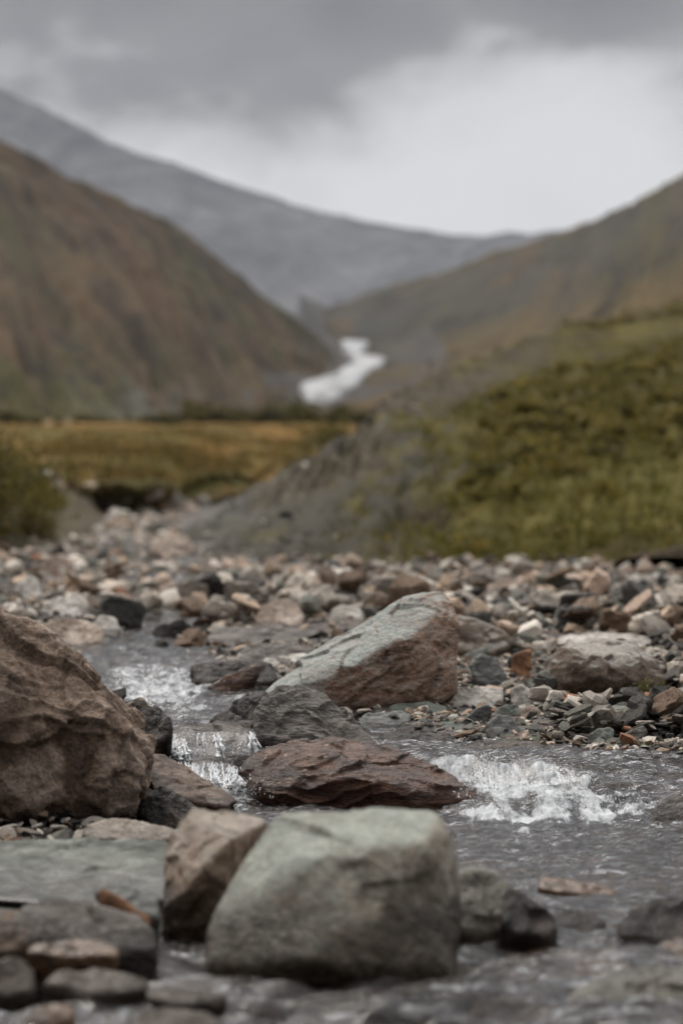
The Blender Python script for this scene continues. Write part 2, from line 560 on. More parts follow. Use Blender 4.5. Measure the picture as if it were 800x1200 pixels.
hero('boulder', 'square tan boulder with a pale flat top on the gravel bar', 'square_rock', 9.75,
     [(634, 806, .02), (638, 775, .06), (648, 756, .14), (690, 750, .34), (742, 752, .34), (766, 768, .2), (786, 786, .14), (790, 806, .04), (740, 818, 0), (690, 818, -.02)], .5, 6, 39,
     front=[(690, 790, -.06), (655, 762, .04), (745, 772, .05)], anchor='the square tan boulder', amp=.045, freq=2.4, strata=.018, sdir=(.05, 0, 1), sfreq=6, p=18, chips=12)
hero('flat_stone', 'thin pale grey slab lying behind the square tan boulder', 'pale_rock', 10.5,
     [(640, 760), (650, 746), (690, 741), (762, 743), (766, 752), (740, 764)], .35, 5, 40, amp=.015, top_back=.9)
hero('flat_stone', 'whitish slab with a rounded edge in front of the big tilted boulder', 'pale_rock', 8.95,
     [(508, 826), (510, 813), (530, 806), (570, 804), (592, 806), (594, 818), (570, 829), (530, 832)], .25, 5, 41, amp=.02, p=10, anchor='the whitish slab')
hero('rock', 'small whitish block beside the end of the whitish slab', 'pale_rock', 8.95,
     [(598, 822), (598, 806), (610, 801), (622, 808), (622, 822), (608, 828)], .1, 4, 42, amp=.02)
hero('rock', 'orange-tan block standing on end between the tilted and the square boulders', 'orange_rock', 9.4,
     [(597, 790), (600, 768), (608, 762), (622, 758), (623, 772), (618, 792), (604, 797)], .13, 5, 43, amp=.03, anchor='the orange block')
hero('flat_stone', 'grey slab leaning diagonally below the shoulder rock', 'slate_rock', 9.3,
     [(548, 778), (560, 765), (575, 768), (596, 792), (598, 806), (580, 808), (560, 798)], .16, 5, 44, amp=.015, p=24)
hero('flat_stone', 'thin grey slate pointing at the shoulder rock', 'green_slate', 9.2, [(538, 772), (548, 764), (572, 757), (574, 762), (552, 774), (540, 778)], .1, 4, 45, amp=.01)
hero('rock', 'grey triangular stone with smooth wet face near the wide falls', 'slate_rock', 8.25,
     [(566, 868), (570, 848), (584, 836), (598, 838), (612, 860), (608, 874), (585, 878)], .16, 5, 46, amp=.015, p=16, anchor='the grey triangular stone')
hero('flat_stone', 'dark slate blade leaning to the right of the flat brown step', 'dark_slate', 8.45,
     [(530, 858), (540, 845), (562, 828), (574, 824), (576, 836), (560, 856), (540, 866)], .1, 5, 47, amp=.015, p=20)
hero('flat_stone', 'thin brown slate leaning along the dark slate blade', 'grey_brown', 8.3, [(546, 868), (560, 856), (578, 842), (582, 846), (566, 864), (552, 872)], .08, 4, 48, amp=.01)
hero('flat_stone', 'grey-green slate slab leaning over the grey triangular stone', 'green_slate', 8.6,
     [(576, 840), (584, 826), (606, 824), (620, 842), (620, 856), (606, 856)], .14, 5, 49, amp=.015, p=20)
hero('rock', 'rounded tan-grey stone on the rim of the gravel bar', 'pink_rock', 8.55, [(608, 850), (610, 830), (624, 824), (634, 836), (632, 852)], .14, 4, 50, amp=.02, p=8)
hero('rock', 'brown stone tilted steeply beside the grey-green slate on the bar', 'grey_brown', 8.0,
     [(704, 884), (712, 874), (736, 856), (754, 848), (760, 856), (744, 872), (722, 890), (710, 892)], .14, 5, 51, amp=.02, anchor='the steep brown stone')
hero('flat_stone', 'upright grey-green slate on the bar, left of the steep brown stone', 'green_slate', 8.05,
     [(684, 878), (690, 860), (704, 850), (720, 852), (718, 868), (704, 884), (692, 886)], .12, 5, 52, amp=.015, p=18)
hero('rock', 'small grey stone at the water edge below the upright slate', 'grey_brown', 7.9, [(690, 898), (696, 890), (712, 884), (716, 892), (714, 902), (698, 904)], .08, 4, 53, amp=.02)
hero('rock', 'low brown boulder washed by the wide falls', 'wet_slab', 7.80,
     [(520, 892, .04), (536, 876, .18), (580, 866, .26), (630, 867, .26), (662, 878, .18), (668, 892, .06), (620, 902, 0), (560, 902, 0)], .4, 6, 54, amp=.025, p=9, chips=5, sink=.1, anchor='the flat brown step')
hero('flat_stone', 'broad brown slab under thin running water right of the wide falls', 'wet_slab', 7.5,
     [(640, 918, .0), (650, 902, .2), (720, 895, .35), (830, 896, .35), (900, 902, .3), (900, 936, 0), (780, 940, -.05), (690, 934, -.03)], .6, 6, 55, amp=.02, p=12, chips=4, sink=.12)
hero('boulder', 'dark round boulder at the right edge beside the white water', 'grey_brown', 6.95,
     [(756, 972), (764, 946), (782, 930), (812, 924), (850, 940), (860, 975), (800, 984)], .3, 5, 56, amp=.03, p=8, anchor='the dark round boulder')
hero('rock', 'dark brown flat rock with bright wet top next to the big tilted boulder', 'wet_dark', 9.9,
     [(220, 794), (222, 780), (250, 775), (288, 772), (320, 776), (330, 796), (290, 806), (246, 806)], .3, 5, 57, amp=.03, p=18, anchor='the dark flat rock')
hero('flat_stone', 'dark reddish slab tilted on top of the dark flat rock', 'wet_brown', 9.75,
     [(238, 808), (248, 800), (280, 785), (300, 776), (308, 782), (296, 796), (262, 810)], .12, 5, 58, amp=.02, p=20)
hero('rock', 'dark wet rock in the white water below the dark flat rock', 'wet_dark', 8.75,
     [(268, 838), (272, 822), (290, 812), (312, 808), (318, 828), (300, 846), (280, 848)], .2, 5, 59, amp=.03)
hero('rock', 'small dark stone poking out of the upper pool', 'wet_dark', 8.5, [(246, 846), (252, 836), (268, 832), (284, 840), (286, 850), (262, 854)], .14, 4, 60, amp=.03)
hero('flat_stone', 'flat grey slab in front of the lower edge of the tilted boulder', 'slate_rock', 8.75, [(418, 846), (424, 838), (470, 832), (484, 838), (480, 848), (440, 852)], .2, 5, 61, amp=.015, p=20)
hero('flat_stone', 'flat pale grey slab between the whitish slab and the tilted boulder', 'green_slate', 8.9, [(452, 836), (458, 826), (500, 822), (524, 828), (520, 838), (480, 842)], .2, 5, 62, amp=.015, p=20)
hero('flat_stone', 'grey streaked slab near the water behind the wet reddish-brown boulder', 'slate_rock', 8.5, [(484, 852), (490, 842), (530, 838), (545, 844), (536, 856), (500, 858)], .2, 5, 63, amp=.015, p=20)
hero('flat_stone', 'dark wet slab at the stream edge behind the wet reddish-brown boulder', 'wet_dark', 8.15, [(440, 872), (452, 858), (500, 854), (534, 862), (530, 874), (490, 880)], .25, 5, 64, amp=.02, p=16)
# farther stones across the bed
hero('boulder', 'pinkish tan flat boulder just beyond the large brown boulder', 'pink_rock', 11.6,
     [(42, 750), (46, 732), (66, 724), (104, 726), (124, 738), (118, 754), (80, 758)], .4, 5, 70, amp=.03, p=10, anchor='the pinkish boulder')
hero('boulder', 'round pale tan boulder in the middle of the stony bed', 'pink_rock', 15.0, [(300, 728), (306, 708), (324, 699), (346, 706), (358, 722), (352, 736), (318, 738)], .5, 5, 71, amp=.03, p=8, anchor='the round pale boulder')
hero('boulder', 'pale boulder at the foot of the grey scree', 'pink_rock', 24.0, [(172, 646), (178, 632), (200, 624), (222, 630), (230, 644), (214, 652), (188, 652)], .7, 5, 72, amp=.03, p=9, anchor='the pale boulder by the scree')
hero('rock', 'bluish white stone beside the pale boulder at the scree foot', 'pale_rock', 24.5, [(140, 644), (143, 630), (151, 624), (160, 632), (160, 644)], .2, 4, 73, amp=.03)
hero('boulder', 'grey-white boulder next to the left photo edge beyond the large brown one', 'pale_rock', 13.0, [(18, 700), (20, 682), (34, 672), (48, 680), (48, 702), (32, 708)], .3, 5, 74, amp=.03, p=10)
hero('boulder', 'wide dull grey boulder cut by the left photo edge', 'grey_brown', 12.6, [(-30, 708), (-28, 682), (-5, 674), (18, 680), (20, 704), (0, 712)], .4, 5, 75, amp=.03, p=10)
hero('boulder', 'pale stone with sharp top behind the pinkish boulder', 'pale_rock', 13.5, [(48, 722), (52, 706), (70, 698), (94, 704), (98, 722), (70, 728)], .35, 5, 76, amp=.035, p=14)
hero('rock', 'white wedge-shaped stone beside the pinkish boulder', 'pale_rock', 12.2, [(108, 734), (116, 720), (134, 722), (142, 736), (124, 740)], .2, 4, 77, amp=.03)
hero('rock', 'stone with a pinkish top among cobbles near the left bank', 'pink_rock', 16.5, [(50, 672), (54, 654), (76, 650), (88, 660), (88, 676), (66, 680)], .35, 4, 78, amp=.03, p=14)
hero('flat_stone', 'wide flat grey-brown slab in the upper stream', 'grey_brown', 13.5, [(240, 748), (250, 736), (310, 732), (370, 738), (386, 748), (330, 758), (270, 758)], .6, 5, 79, amp=.02, p=12, top_back=.85, anchor='the wide flat slab')
hero('rock', 'broad low brown rock at the far end of the tilted boulder', 'grey_brown', 11.6, [(275, 778), (284, 758), (320, 752), (368, 756), (372, 772), (330, 784)], .5, 5, 80, amp=.03, p=10)
hero('flat_stone', 'pale flat slab tucked behind the thin end of the tilted boulder', 'pale_rock', 10.4, [(302, 778), (312, 770), (352, 765), (372, 768), (360, 778), (320, 784)], .3, 4, 81, amp=.02, p=14)
hero('rock', 'white angular stone above the ridge of the tilted boulder', 'pale_rock', 15.0, [(386, 728), (388, 714), (402, 708), (422, 712), (428, 724), (410, 732)], .3, 4, 82, amp=.03, p=14)
hero('boulder', 'brownish smooth boulder on the gravel bar below the mossy bank', 'pink_rock', 17.0, [(566, 700), (572, 684), (592, 677), (612, 680), (620, 694), (606, 702)], .5, 5, 83, amp=.02, p=7)
hero('flat_stone', 'long pale slab on top of the gravel bar near the right photo edge', 'pale_rock', 15.5, [(728, 682), (734, 675), (770, 672), (786, 676), (784, 684), (750, 686)], .25, 4, 84, amp=.02, p=14)
# foreground bed stones in and beside the lower water
hero('flat_stone', 'grey-green slab rising from the water at the lower right corner', 'green_rock', 4.55, [(650, 1182, .0), (685, 1150, .14), (760, 1134, .22), (850, 1126, .22), (860, 1200, 0), (740, 1215, -.02)], .4, 6, 90, amp=.015, p=10, sink=.06, anchor='the lower right slab')
hero('rock', 'dark wet stone breaking the water near the right photo edge', 'wet_dark', 5.2, [(722, 1096), (736, 1064), (778, 1048), (830, 1052), (845, 1098), (780, 1106)], .25, 5, 91, amp=.03, p=8)
hero('rock', 'orange-brown stone just under the rippled water', 'sunk_orange', 4.95, [(572, 1142), (588, 1118), (640, 1109), (720, 1113), (748, 1134), (700, 1148), (630, 1152)], .25, 5, 92, amp=.02, p=8, sink=.05)
hero('flat_stone', 'thin orange slab awash in the pool', 'sunk_orange', 5.75, [(628, 1040), (634, 1028), (668, 1029), (724, 1042), (716, 1050), (668, 1046)], .2, 5, 93, amp=.02, p=12, sink=.05)
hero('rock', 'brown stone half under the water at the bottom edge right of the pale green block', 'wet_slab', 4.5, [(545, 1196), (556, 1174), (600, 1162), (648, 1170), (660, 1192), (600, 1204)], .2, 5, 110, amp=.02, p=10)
hero('rock', 'dark brown stone awash between the orange-brown stone and the dark wet stone', 'wet_dark', 5.35, [(640, 1086), (654, 1070), (690, 1066), (712, 1080), (704, 1092), (664, 1094)], .2, 5, 111, amp=.02, p=10)
hero('rock', 'small black stone at the water edge under the pale green block', 'wet_dark', 4.6, [(500, 1168), (508, 1152), (536, 1146), (556, 1158), (548, 1172)], .12, 5, 112, amp=.03)
hero('rock', 'orange-tan stone awash at the right edge above the corner slab', 'sunk_orange', 4.95, [(764, 1122), (772, 1104), (800, 1098), (830, 1106), (830, 1126)], .2, 5, 94, amp=.02, p=8)
hero('rock', 'ochre flat stone below the rounded grey-brown stone', 'sunk_orange', 4.68, [(28, 1114), (36, 1106), (90, 1101), (142, 1108), (138, 1117), (80, 1120)], .12, 5, 95, amp=.02, p=12)
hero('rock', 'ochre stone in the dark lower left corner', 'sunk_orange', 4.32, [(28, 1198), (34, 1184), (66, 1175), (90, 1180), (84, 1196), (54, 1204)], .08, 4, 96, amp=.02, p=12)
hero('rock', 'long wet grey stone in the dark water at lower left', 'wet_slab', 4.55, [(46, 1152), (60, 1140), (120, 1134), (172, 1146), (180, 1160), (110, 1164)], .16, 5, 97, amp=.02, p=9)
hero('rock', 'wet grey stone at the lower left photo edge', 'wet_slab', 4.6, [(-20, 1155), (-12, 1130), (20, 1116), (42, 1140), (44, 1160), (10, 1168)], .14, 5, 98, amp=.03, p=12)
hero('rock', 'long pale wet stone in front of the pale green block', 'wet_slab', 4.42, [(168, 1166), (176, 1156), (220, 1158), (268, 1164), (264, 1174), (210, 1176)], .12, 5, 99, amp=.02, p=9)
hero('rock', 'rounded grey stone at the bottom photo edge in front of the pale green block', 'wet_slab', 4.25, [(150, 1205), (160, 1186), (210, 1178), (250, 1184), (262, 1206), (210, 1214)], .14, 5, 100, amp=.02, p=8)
hero('rock', 'rusty splinter of stone beside the tan block', 'orange_rock', 5.05, [(112, 1050), (118, 1038), (150, 1056), (178, 1076), (174, 1082), (140, 1068)], .08, 4, 101, amp=.02, p=14)
hero('rock', 'grey stone wedged between the green slab and the tan block', 'slate_rock', 5.1, [(108, 1048), (112, 1034), (150, 1036), (186, 1054), (188, 1074), (150, 1066)], .15, 5, 102, amp=.02, p=12)

# ------------------------------------------------------------------ SETTING: ground
def grid_mesh(name, X, Y, Z):
    ny, nx = X.shape
    V = np.stack([X, Y, Z], -1).reshape(-1, 3)
    i = np.arange(ny * nx).reshape(ny, nx)
    Fc = np.stack([i[:-1, :-1], i[:-1, 1:], i[1:, 1:], i[1:, :-1]], -1).reshape(-1, 4)
    return mesh_np(name, V, Fc)


m, t = new_mat('river_bed')
geo = t.new('ShaderNodeNewGeometry')
pos = geo.outputs['Position']
vo = t.new('ShaderNodeTexVoronoi')
t.set(vo, 'Vector', pos)
t.set(vo, 'Scale', 16.0)
n1 = t.noise(pos, 2.2, 6, .65)
n2 = t.noise(pos, 40, 4, .6)
c = t.ramp(n1, [(.3, (.035, .029, .024)), (.5, (.085, .070, .056)), (.7, (.15, .125, .10))])
c = t.mix(.55, c, t.mix(1, c, vo.outputs['Color'], 'MULTIPLY'))
c = t.mix(t.ramp(n2, [(.4, 0.), (.7, .6)]), c, (.16, .15, .135))
h = t.math('ADD', t.math('MULTIPLY', vo.outputs['Distance'], -.6), t.math('MULTIPLY', n2, .5))
finish(t, c, .8, t.bump(h, .9, .03))
M['bed'] = m

yy = np.concatenate([np.arange(-8, 3, .5), np.arange(3, 14, .045), np.geomspace(14, 8000, 230)])
ss = np.sinh(np.linspace(-3.2, 3.2, 261)) / math.sinh(3.2)
X = ss[None, :] * (6 + np.maximum(yy, 0) * .9)[:, None]
Y = np.repeat(yy[:, None], len(ss), 1)
Z = zb(X, Y)
tag(link('ground', grid_mesh('ground', X, Y, Z), M['bed']), kind='structure')


# ------------------------------------------------------------------ lofted landforms
def crom(Pn, n, k=1):
    """Catmull-Rom through control rows along axis 0, n samples"""
    m = len(Pn)
    t = np.linspace(0, m - 1 - 1e-9, n)
    i = np.floor(t).astype(int)
    f = (t - i)[:, None]
    f = f.reshape((n,) + (1,) * (Pn.ndim - 1))
    a, b, c, d = Pn[np.maximum(i - 1, 0)], Pn[i], Pn[i + 1], Pn[np.minimum(i + 2, m - 1)]
    return .5 * (2 * b + (c - a) * f + (2 * a - 5 * b + 4 * c - d) * f ** 2 + (3 * b - 3 * c + d - a) * f ** 3)


def loft(name, rows, nu, nv, mat, noise=(), back=None, wide=0):
    W = np.array([[P(*q) for q in r] for r in rows])
    nc = W.shape[1]
    u_lo, j0 = 0., 0
    if wide:                             # carry the landform on past the last surveyed column
        W = np.concatenate([W[:, :1] + (W[:, :1] - W[:, 1:2]) * wide * [1, 1, .5], W], 1)
        u_lo = -1. / (nc - 1)
        j0 = int(round(nu / (nc - 1)))
        nu += j0
    G = crom(W, nv)                      # nv, cols, 3
    G = np.swapaxes(crom(np.swapaxes(G, 0, 1), nu), 0, 1)
    vv = np.linspace(0, 1, nv)
    if back is not None:                 # the far side falls away behind the crest
        e = G[-1].copy()
        e[:, :2] *= back[0]
        e[:, 2] = back[1]
        f = np.array([.04, .15, .4, 1.])[:, None, None]
        G = np.concatenate([G, G[-1] + (e - G[-1]) * f * [1, 1, 1]])
        vv = np.concatenate([vv, [1.02, 1.05, 1.1, 1.2]])
        nv += 4
    q = G.reshape(-1, 3)
    n = 0
    for amp, fr, kind in noise:
        if kind == 'g':                  # gullies running down the slope; fr = (per width, lean)
            uu, v2 = np.meshgrid(np.linspace(u_lo, 1, nu), vv)
            gq = np.stack([((uu + fr[1] * v2) * fr[0]).ravel(), (v2 * 2.2).ravel(), 0 * uu.ravel()], 1)
            n = n - amp * (ridged(gq, 4) - .7) * np.clip(np.sin(np.pi * np.clip(v2.ravel(), 0, 1)), 0, 1)
        else:
            n = n + amp * ((ridged(q * fr, 4) - .75) if kind == 'r' else fbm(q * fr, 4))
    if len(noise):
        q = q.copy()
        q[:, 2] += n
    m = grid_mesh(name, *[q[:, k].reshape(nv, nu) for k in range(3)])
    # keep the (across, up) coordinates for the slope streaks
    uv = np.stack(np.meshgrid(np.linspace(u_lo, 1, nu), vv), -1).reshape(-1, 2)
    attr(m, 'across', uv[:, 0])
    attr(m, 'up', uv[:, 1])
    o = link(name, m, mat)
    tag(o, kind='structure')
    return o, q.reshape(nv, nu, 3)[:len(vv) - (4 if back is not None else 0), j0:]


def hill_mat(name, su, sv, stops, streak, patches=(), fine=.05, bump=0.5, bdist=2.0, shear=0., loamp=.6, mott=()):
    m, t = new_mat(name)
    au = t.new('ShaderNodeAttribute', attribute_name='across').outputs['Fac']
    av = t.new('ShaderNodeAttribute', attribute_name='up').outputs['Fac']
    cx = t.new('ShaderNodeCombineXYZ')
    t.set(cx, 0, t.math('MULTIPLY', t.math('ADD', au, t.math('MULTIPLY', av, shear)), su))
    t.set(cx, 1, t.math('MULTIPLY', av, sv))
    uv = cx.outputs[0]
    geo = t.new('ShaderNodeNewGeometry')
    n1 = t.noise(uv, 1.0, 8, .62, .4)
    n2 = t.noise(geo.outputs['Position'], fine, 8, .65)
    f = t.math('ADD', t.math('MULTIPLY', n1, loamp), t.math('MULTIPLY', n2, 1 - loamp))
    c = t.ramp(f, stops)
    for (u0, v0, ru, rv, colr, k) in patches:     # ground of another kind: an ellipse with a ragged edge
        du = t.math('DIVIDE', t.math('SUBTRACT', au, u0), ru)
        dv = t.math('DIVIDE', t.math('SUBTRACT', av, v0), rv)
        r2 = t.math('ADD', t.math('MULTIPLY', du, du), t.math('MULTIPLY', dv, dv))
        r2 = t.math('ADD', r2, t.math('MULTIPLY', t.math('SUBTRACT', n1, .5), 4.0))
        r2 = t.math('ADD', r2, t.math('MULTIPLY', t.math('SUBTRACT', n2, .5), 3.0))
        c = t.mix(t.ramp(t.math('MULTIPLY', r2, .5), [(.15, k), (.75, 0.)]), c, colr)
    for k_, (mc, msc) in enumerate(mott):
        nm = t.noise(t.mapping(uv, scale=(msc, msc * 1.6, 1), loc=(3.1 * k_, 1.7 * k_, 0)), 1.0, 7, .68, .5)
        c = t.mix(t.ramp(nm, [(.50, 0.), (.60, .75)]), c, mc)
    n3 = t.noise(geo.outputs['Position'], fine * 9, 4, .7)
    c = t.mix(1.0, c, t.ramp(n3, [(.3, .62), (.5, 1.), (.7, 1.4)]), 'MULTIPLY')
    h = t.math('ADD', n1, t.math('MULTIPLY', n2, .6))
    finish(t, c, .95, t.bump(h, bump, bdist), .1)
    return m


cx_ = [-420, -250, -120, 0, 60, 150, 210, 260, 320, 362, 390, 402]
fx_ = [-420, -250, -120, 0, 60, 150, 210, 260, 320, 350, 362, 398]
ry_ = [-40, 55, 112, 168, 200, 240, 270, 308, 356, 388, 416, 434]
rd_ = [1250, 1250, 1250, 1250, 1250, 1260, 1280, 1300, 1330, 1350, 1330, 1250]
fy_ = [494, 494, 494, 493, 492, 492, 491, 491, 490, 489, 474, 443]
fd_ = [350, 360, 380, 400, 420, 450, 480, 510, 580, 640, 770, 1080]
M['left_hill'] = hill_mat('left_hill_heath', 26, 3.2, [(.36, (.014, .010, .006)), (.45, (.036, .025, .014)), (.53, (.064, .046, .024)), (.62, (.105, .082, .042))], 0, shear=.45,
                          patches=[(.36, .22, .26, .18, (.062, .055, .015), .9), (.50, .26, .10, .10, (.115, .112, .098), .75), (.60, .18, .05, .12, (.11, .108, .095), .7), (.45, .62, .12, .10, (.115, .075, .035), .6), (.7, .45, .08, .10, (.10, .068, .034), .55), (.30, .16, .25, .10, (.07, .065, .022), .85), (.95, .5, .06, .6, (.05, .045, .042), .7)], fine=.035, bdist=4, mott=[((.050, .046, .014), .35), ((.082, .046, .022), .6), ((.020, .014, .010), 1.1)])
rows = [[(x, y + 14, d * .9) for x, y, d in zip(fx_, fy_, fd_)],
        [(x, y, d) for x, y, d in zip(fx_, fy_, fd_)],
        [(x, .62 * fy + .38 * ry + 6, .55 * fd + .45 * rd) for x, fy, ry, fd, rd in zip(cx_, fy_, ry_, fd_, rd_)],
        [(x, .22 * fy + .78 * ry + 2, .2 * fd + .8 * rd) for x, fy, ry, fd, rd in zip(cx_, fy_, ry_, fd_, rd_)],
        [(x, y, d) for x, y, d in zip(cx_, ry_, rd_)]]
loft('left_hill', rows, 260, 200, M['left_hill'], [(7.0, (16, .45), 'g'), (3.0, .012, 'r'), (1.6, .05, 'n')], back=(1.5, -20), wide=4)

fx_ = [388, 440, 452, 438, 404, 470, 800, 900, 1050, 1250]
cx_ = [380, 430, 500, 600, 680, 740, 800, 900, 1050, 1250]
ry_ = [366, 345, 325, 290, 266, 240, 205, 150, 70, -20]
rd_ = [2300, 2200, 2100, 2000, 1900, 1800, 1700, 1600, 1500, 1400]
my_ = [384, 390, 398, 396, 380, 362, 340, 300, 250, 190]
md_ = [2050, 1750, 1400, 1150, 950, 850, 800, 760, 720, 700]
fy_ = [398, 412, 428, 448, 478, 496, 500, 500, 500, 500]
fd_ = [1950, 1500, 1120, 920, 690, 430, 330, 300, 280, 260]
M['right_hill'] = hill_mat('right_hill_heath', 18, 3.0, [(.36, (.020, .016, .009)), (.46, (.044, .035, .018)), (.54, (.068, .052, .025)), (.64, (.105, .082, .042))], 0, shear=-.35,
                           patches=[(.12, .62, .14, .28, (.042, .040, .034), .85), (.4, .86, .4, .12, (.055, .050, .038), .8), (.25, .72, .22, .12, (.052, .047, .036), .8), (.6, .42, .4, .16, (.115, .078, .030), .8)], fine=.03, bdist=4, mott=[((.060, .050, .016), .4), ((.085, .055, .022), .6), ((.028, .023, .016), 1.1)])
rows = [[(x, y + 14, d * .9) for x, y, d in zip(fx_, fy_, fd_)],
        [(x, y, d) for x, y, d in zip(fx_, fy_, fd_)],
        [(x, y, d) for x, y, d in zip(cx_, my_, md_)],
        [(x, .4 * a + .6 * b + 3, .4 * c + .6 * d) for x, a, b, c, d in zip(cx_, my_, ry_, md_, rd_)],
        [(x, y, d) for x, y, d in zip(cx_, ry_, rd_)]]
loft('right_hill', rows, 240, 180, M['right_hill'], [(3.5, (12, -.35), 'g'), (3.5, .010, 'r'), (1.6, .045, 'n')], back=(1.4, -20))

cx_ = [-500, -300, -150, 0, 50, 100, 200, 300, 400, 500, 560, 640, 720, 850, 1000, 1300]
ry_ = [-60, -10, 42, 106, 126, 152, 192, 227, 255, 272, 276, 270, 263, 256, 235, 190]
M['far_mountain'] = hill_mat('far_mountain_hazed_stone', 40, 4, [(.36, (.07, .071, .076)), (.47, (.105, .106, .112)), (.55, (.135, .136, .142)), (.66, (.19, .19, .195))], 0, shear=-.3, fine=.012, bdist=8)  # grey scree lightened and blued, part of the distance haze painted in
rows = [[(x, 470, 2350) for x in cx_], [(x, 420, 2700) for x in cx_], [(x, .55 * 420 + .45 * y, 3500) for x, y in zip(cx_, ry_)],
        [(x, .2 * 420 + .8 * y, 4150) for x, y in zip(cx_, ry_)], [(x, y, 4500) for x, y in zip(cx_, ry_)]]
loft('far_mountain', rows, 280, 140, M['far_mountain'], [(16, (26, .3), 'g'), (6, .006, 'r'), (3.5, .02, 'n')], back=(1.3, -20), wide=4)

M['ravine'] = hill_mat('ravine_rubble', 6, 6, [(.3, (.03, .027, .025)), (.5, (.06, .054, .048)), (.7, (.10, .09, .08))], 0, fine=.04, bdist=3)
rows = [[(280, 492, 640), (360, 492, 640), (430, 490, 640), (520, 485, 640)], [(290, 455, 860), (370, 462, 860), (430, 455, 860), (520, 440, 860)],
        [(320, 425, 1150), (395, 440, 1150), (440, 432, 1150), (520, 410, 1150)], [(340, 395, 1600), (400, 413, 1600), (432, 412, 1600), (500, 385, 1600)],
        [(350, 370, 2000), (395, 395, 2000), (420, 395, 2000), (480, 365, 2000)], [(350, 345, 2500), (390, 362, 2500), (420, 362, 2500), (480, 340, 2500)]]
loft('ravine', rows, 90, 120, M['ravine'], [(3, .02, 'r')])

# snow tongue lying in the ravine
m, t = new_mat('old_snow')
g_ = t.new('ShaderNodeNewGeometry').outputs['Position']
c = t.ramp(t.noise(t.mapping(g_, scale=(1, .25, 1)), .11, 6, .65), [(.38, (.13, .125, .12)), (.44, (.30, .305, .315)), (.6, (.40, .41, .425))])
finish(t, c, .7, t.bump(t.noise(g_, .2, 4), .5, 1.0), .3)
M['snow'] = m
edgeL = [(361, 486, 690), (359, 472, 730), (361, 459, 800), (386, 450, 900), (404, 439, 1040), (416, 432, 1180), (412, 421, 1350), (401, 404, 1650)]
edgeR = [(380, 488, 690), (392, 478, 730), (404, 467, 800), (422, 454, 900), (448, 434, 1040), (447, 427, 1180), (421, 420, 1350), (433, 407, 1650)]
A = crom(np.array([P(*q) for q in edgeL]), 70)
B = crom(np.array([P(*q) for q in edgeR]), 70)
tq = np.linspace(0, 14, 70)
jit = np.stack([fbm(np.stack([tq, 0 * tq, 0 * tq + k], 1), 4) for k in (1.5, 7.5)], 1) * 9
A[:, 0] += jit[:, 0] * .22 * A[:, 1] / 900
B[:, 0] += jit[:, 1] * .22 * B[:, 1] / 900
rowsS = []
for w_, dz in [(-.02, -5), (0, -.3), (.04, .1), (.3, .3), (.5, .4), (.7, .3), (.96, .1), (1, -.3), (1.02, -5)]:
    q = A + (B - A) * w_
    q[:, 2] += dz + 3.5
    rowsS.append(q)
G = np.array(rowsS)
tag(link('snow', grid_mesh('snow', G[..., 0], G[..., 1], G[..., 2]), M['snow']), kind='structure')

# meadow terrace
xm = [-260, -60, 60, 115, 190, 240, 300, 380, 470, 620]
M['meadow'] = hill_mat('meadow_turf', 12, 6, [(.34, (.072, .056, .016)), (.45, (.135, .086, .024)), (.55, (.20, .115, .032)), (.66, (.25, .15, .050))], 0, shear=0,
                       patches=[(.30, .10, .5, .15, (.10, .078, .030), .8), (.56, .2, .10, .10, (.085, .085, .02), .8), (.41, .27, .08, .06, (.034, .024, .018), .97), (.3, .36, .35, .06, (.10, .092, .022), .6), (.6, .30, .3, .10, (.10, .085, .022), .6), (.42, .55, .25, .1, (.10, .095, .026), .6)], fine=.35, bdist=.15)
rows = [list(zip(xm, [620, 610, 596, 622, 612, 596, 575, 556, 545, 540], [40, 41, 44, 39.5, 42, 47, 57, 69, 85, 110])),
        list(zip(xm, [585, 580, 575, 598, 590, 575, 556, 540, 530, 525], [43, 44, 46, 42, 44, 50, 60, 72, 90, 120])),
        list(zip(xm, [556, 553, 547, 553, 548, 550, 540, 528, 520, 515], [46, 47, 50, 44, 46, 53, 64, 80, 100, 130])),
        list(zip(xm, [526, 524, 521, 522, 519, 519, 516, 512, 508, 506], [75, 78, 82, 78, 80, 88, 100, 115, 130, 160])),
        list(zip(xm, [505, 505, 505, 504, 504, 504, 503, 502, 501, 500], [150, 150, 150, 150, 150, 155, 160, 170, 180, 200])),
        list(zip(xm, [495] * 10, [300] * 10)), list(zip(xm, [490] * 10, [520] * 10))]
meadow, G_meadow = loft('meadow', rows, 220, 200, M['meadow'], [(.30, .16, 'n'), (.14, .5, 'n'), (.06, 1.7, 'n')], wide=3)

# left bank with willow
M['left_bank'] = hill_mat('left_bank_soil', 8, 5, [(.3, (.045, .035, .024)), (.5, (.085, .072, .046)), (.7, (.13, .118, .09))], 0, patches=[(.3, .7, .5, .3, (.07, .06, .02), .8)], fine=1.2, bdist=.05)
rows = [[(-300, 690, 21), (-100, 668, 23), (0, 650, 26), (60, 640, 27), (100, 632, 29), (122, 606, 40)],
        [(-300, 620, 22.5), (-100, 615, 24.5), (0, 610, 28), (45, 606, 29.5), (84, 606, 32), (108, 590, 42)],
        [(-300, 545, 24), (-100, 550, 27), (0, 560, 31), (30, 568, 33), (62, 582, 36), (90, 578, 44)],
        [(-300, 500, 28), (-100, 515, 31), (0, 540, 36), (20, 552, 38), (45, 566, 41), (70, 570, 48)],
        [(-300, 500, 36), (-100, 520, 42), (-20, 548, 48), (0, 555, 50), (30, 562, 52), (50, 566, 56)]]
lbank, G_left = loft('left_bank', rows, 120, 90, M['left_bank'], [(.08, .8, 'n'), (.03, 3, 'n')], wide=4)

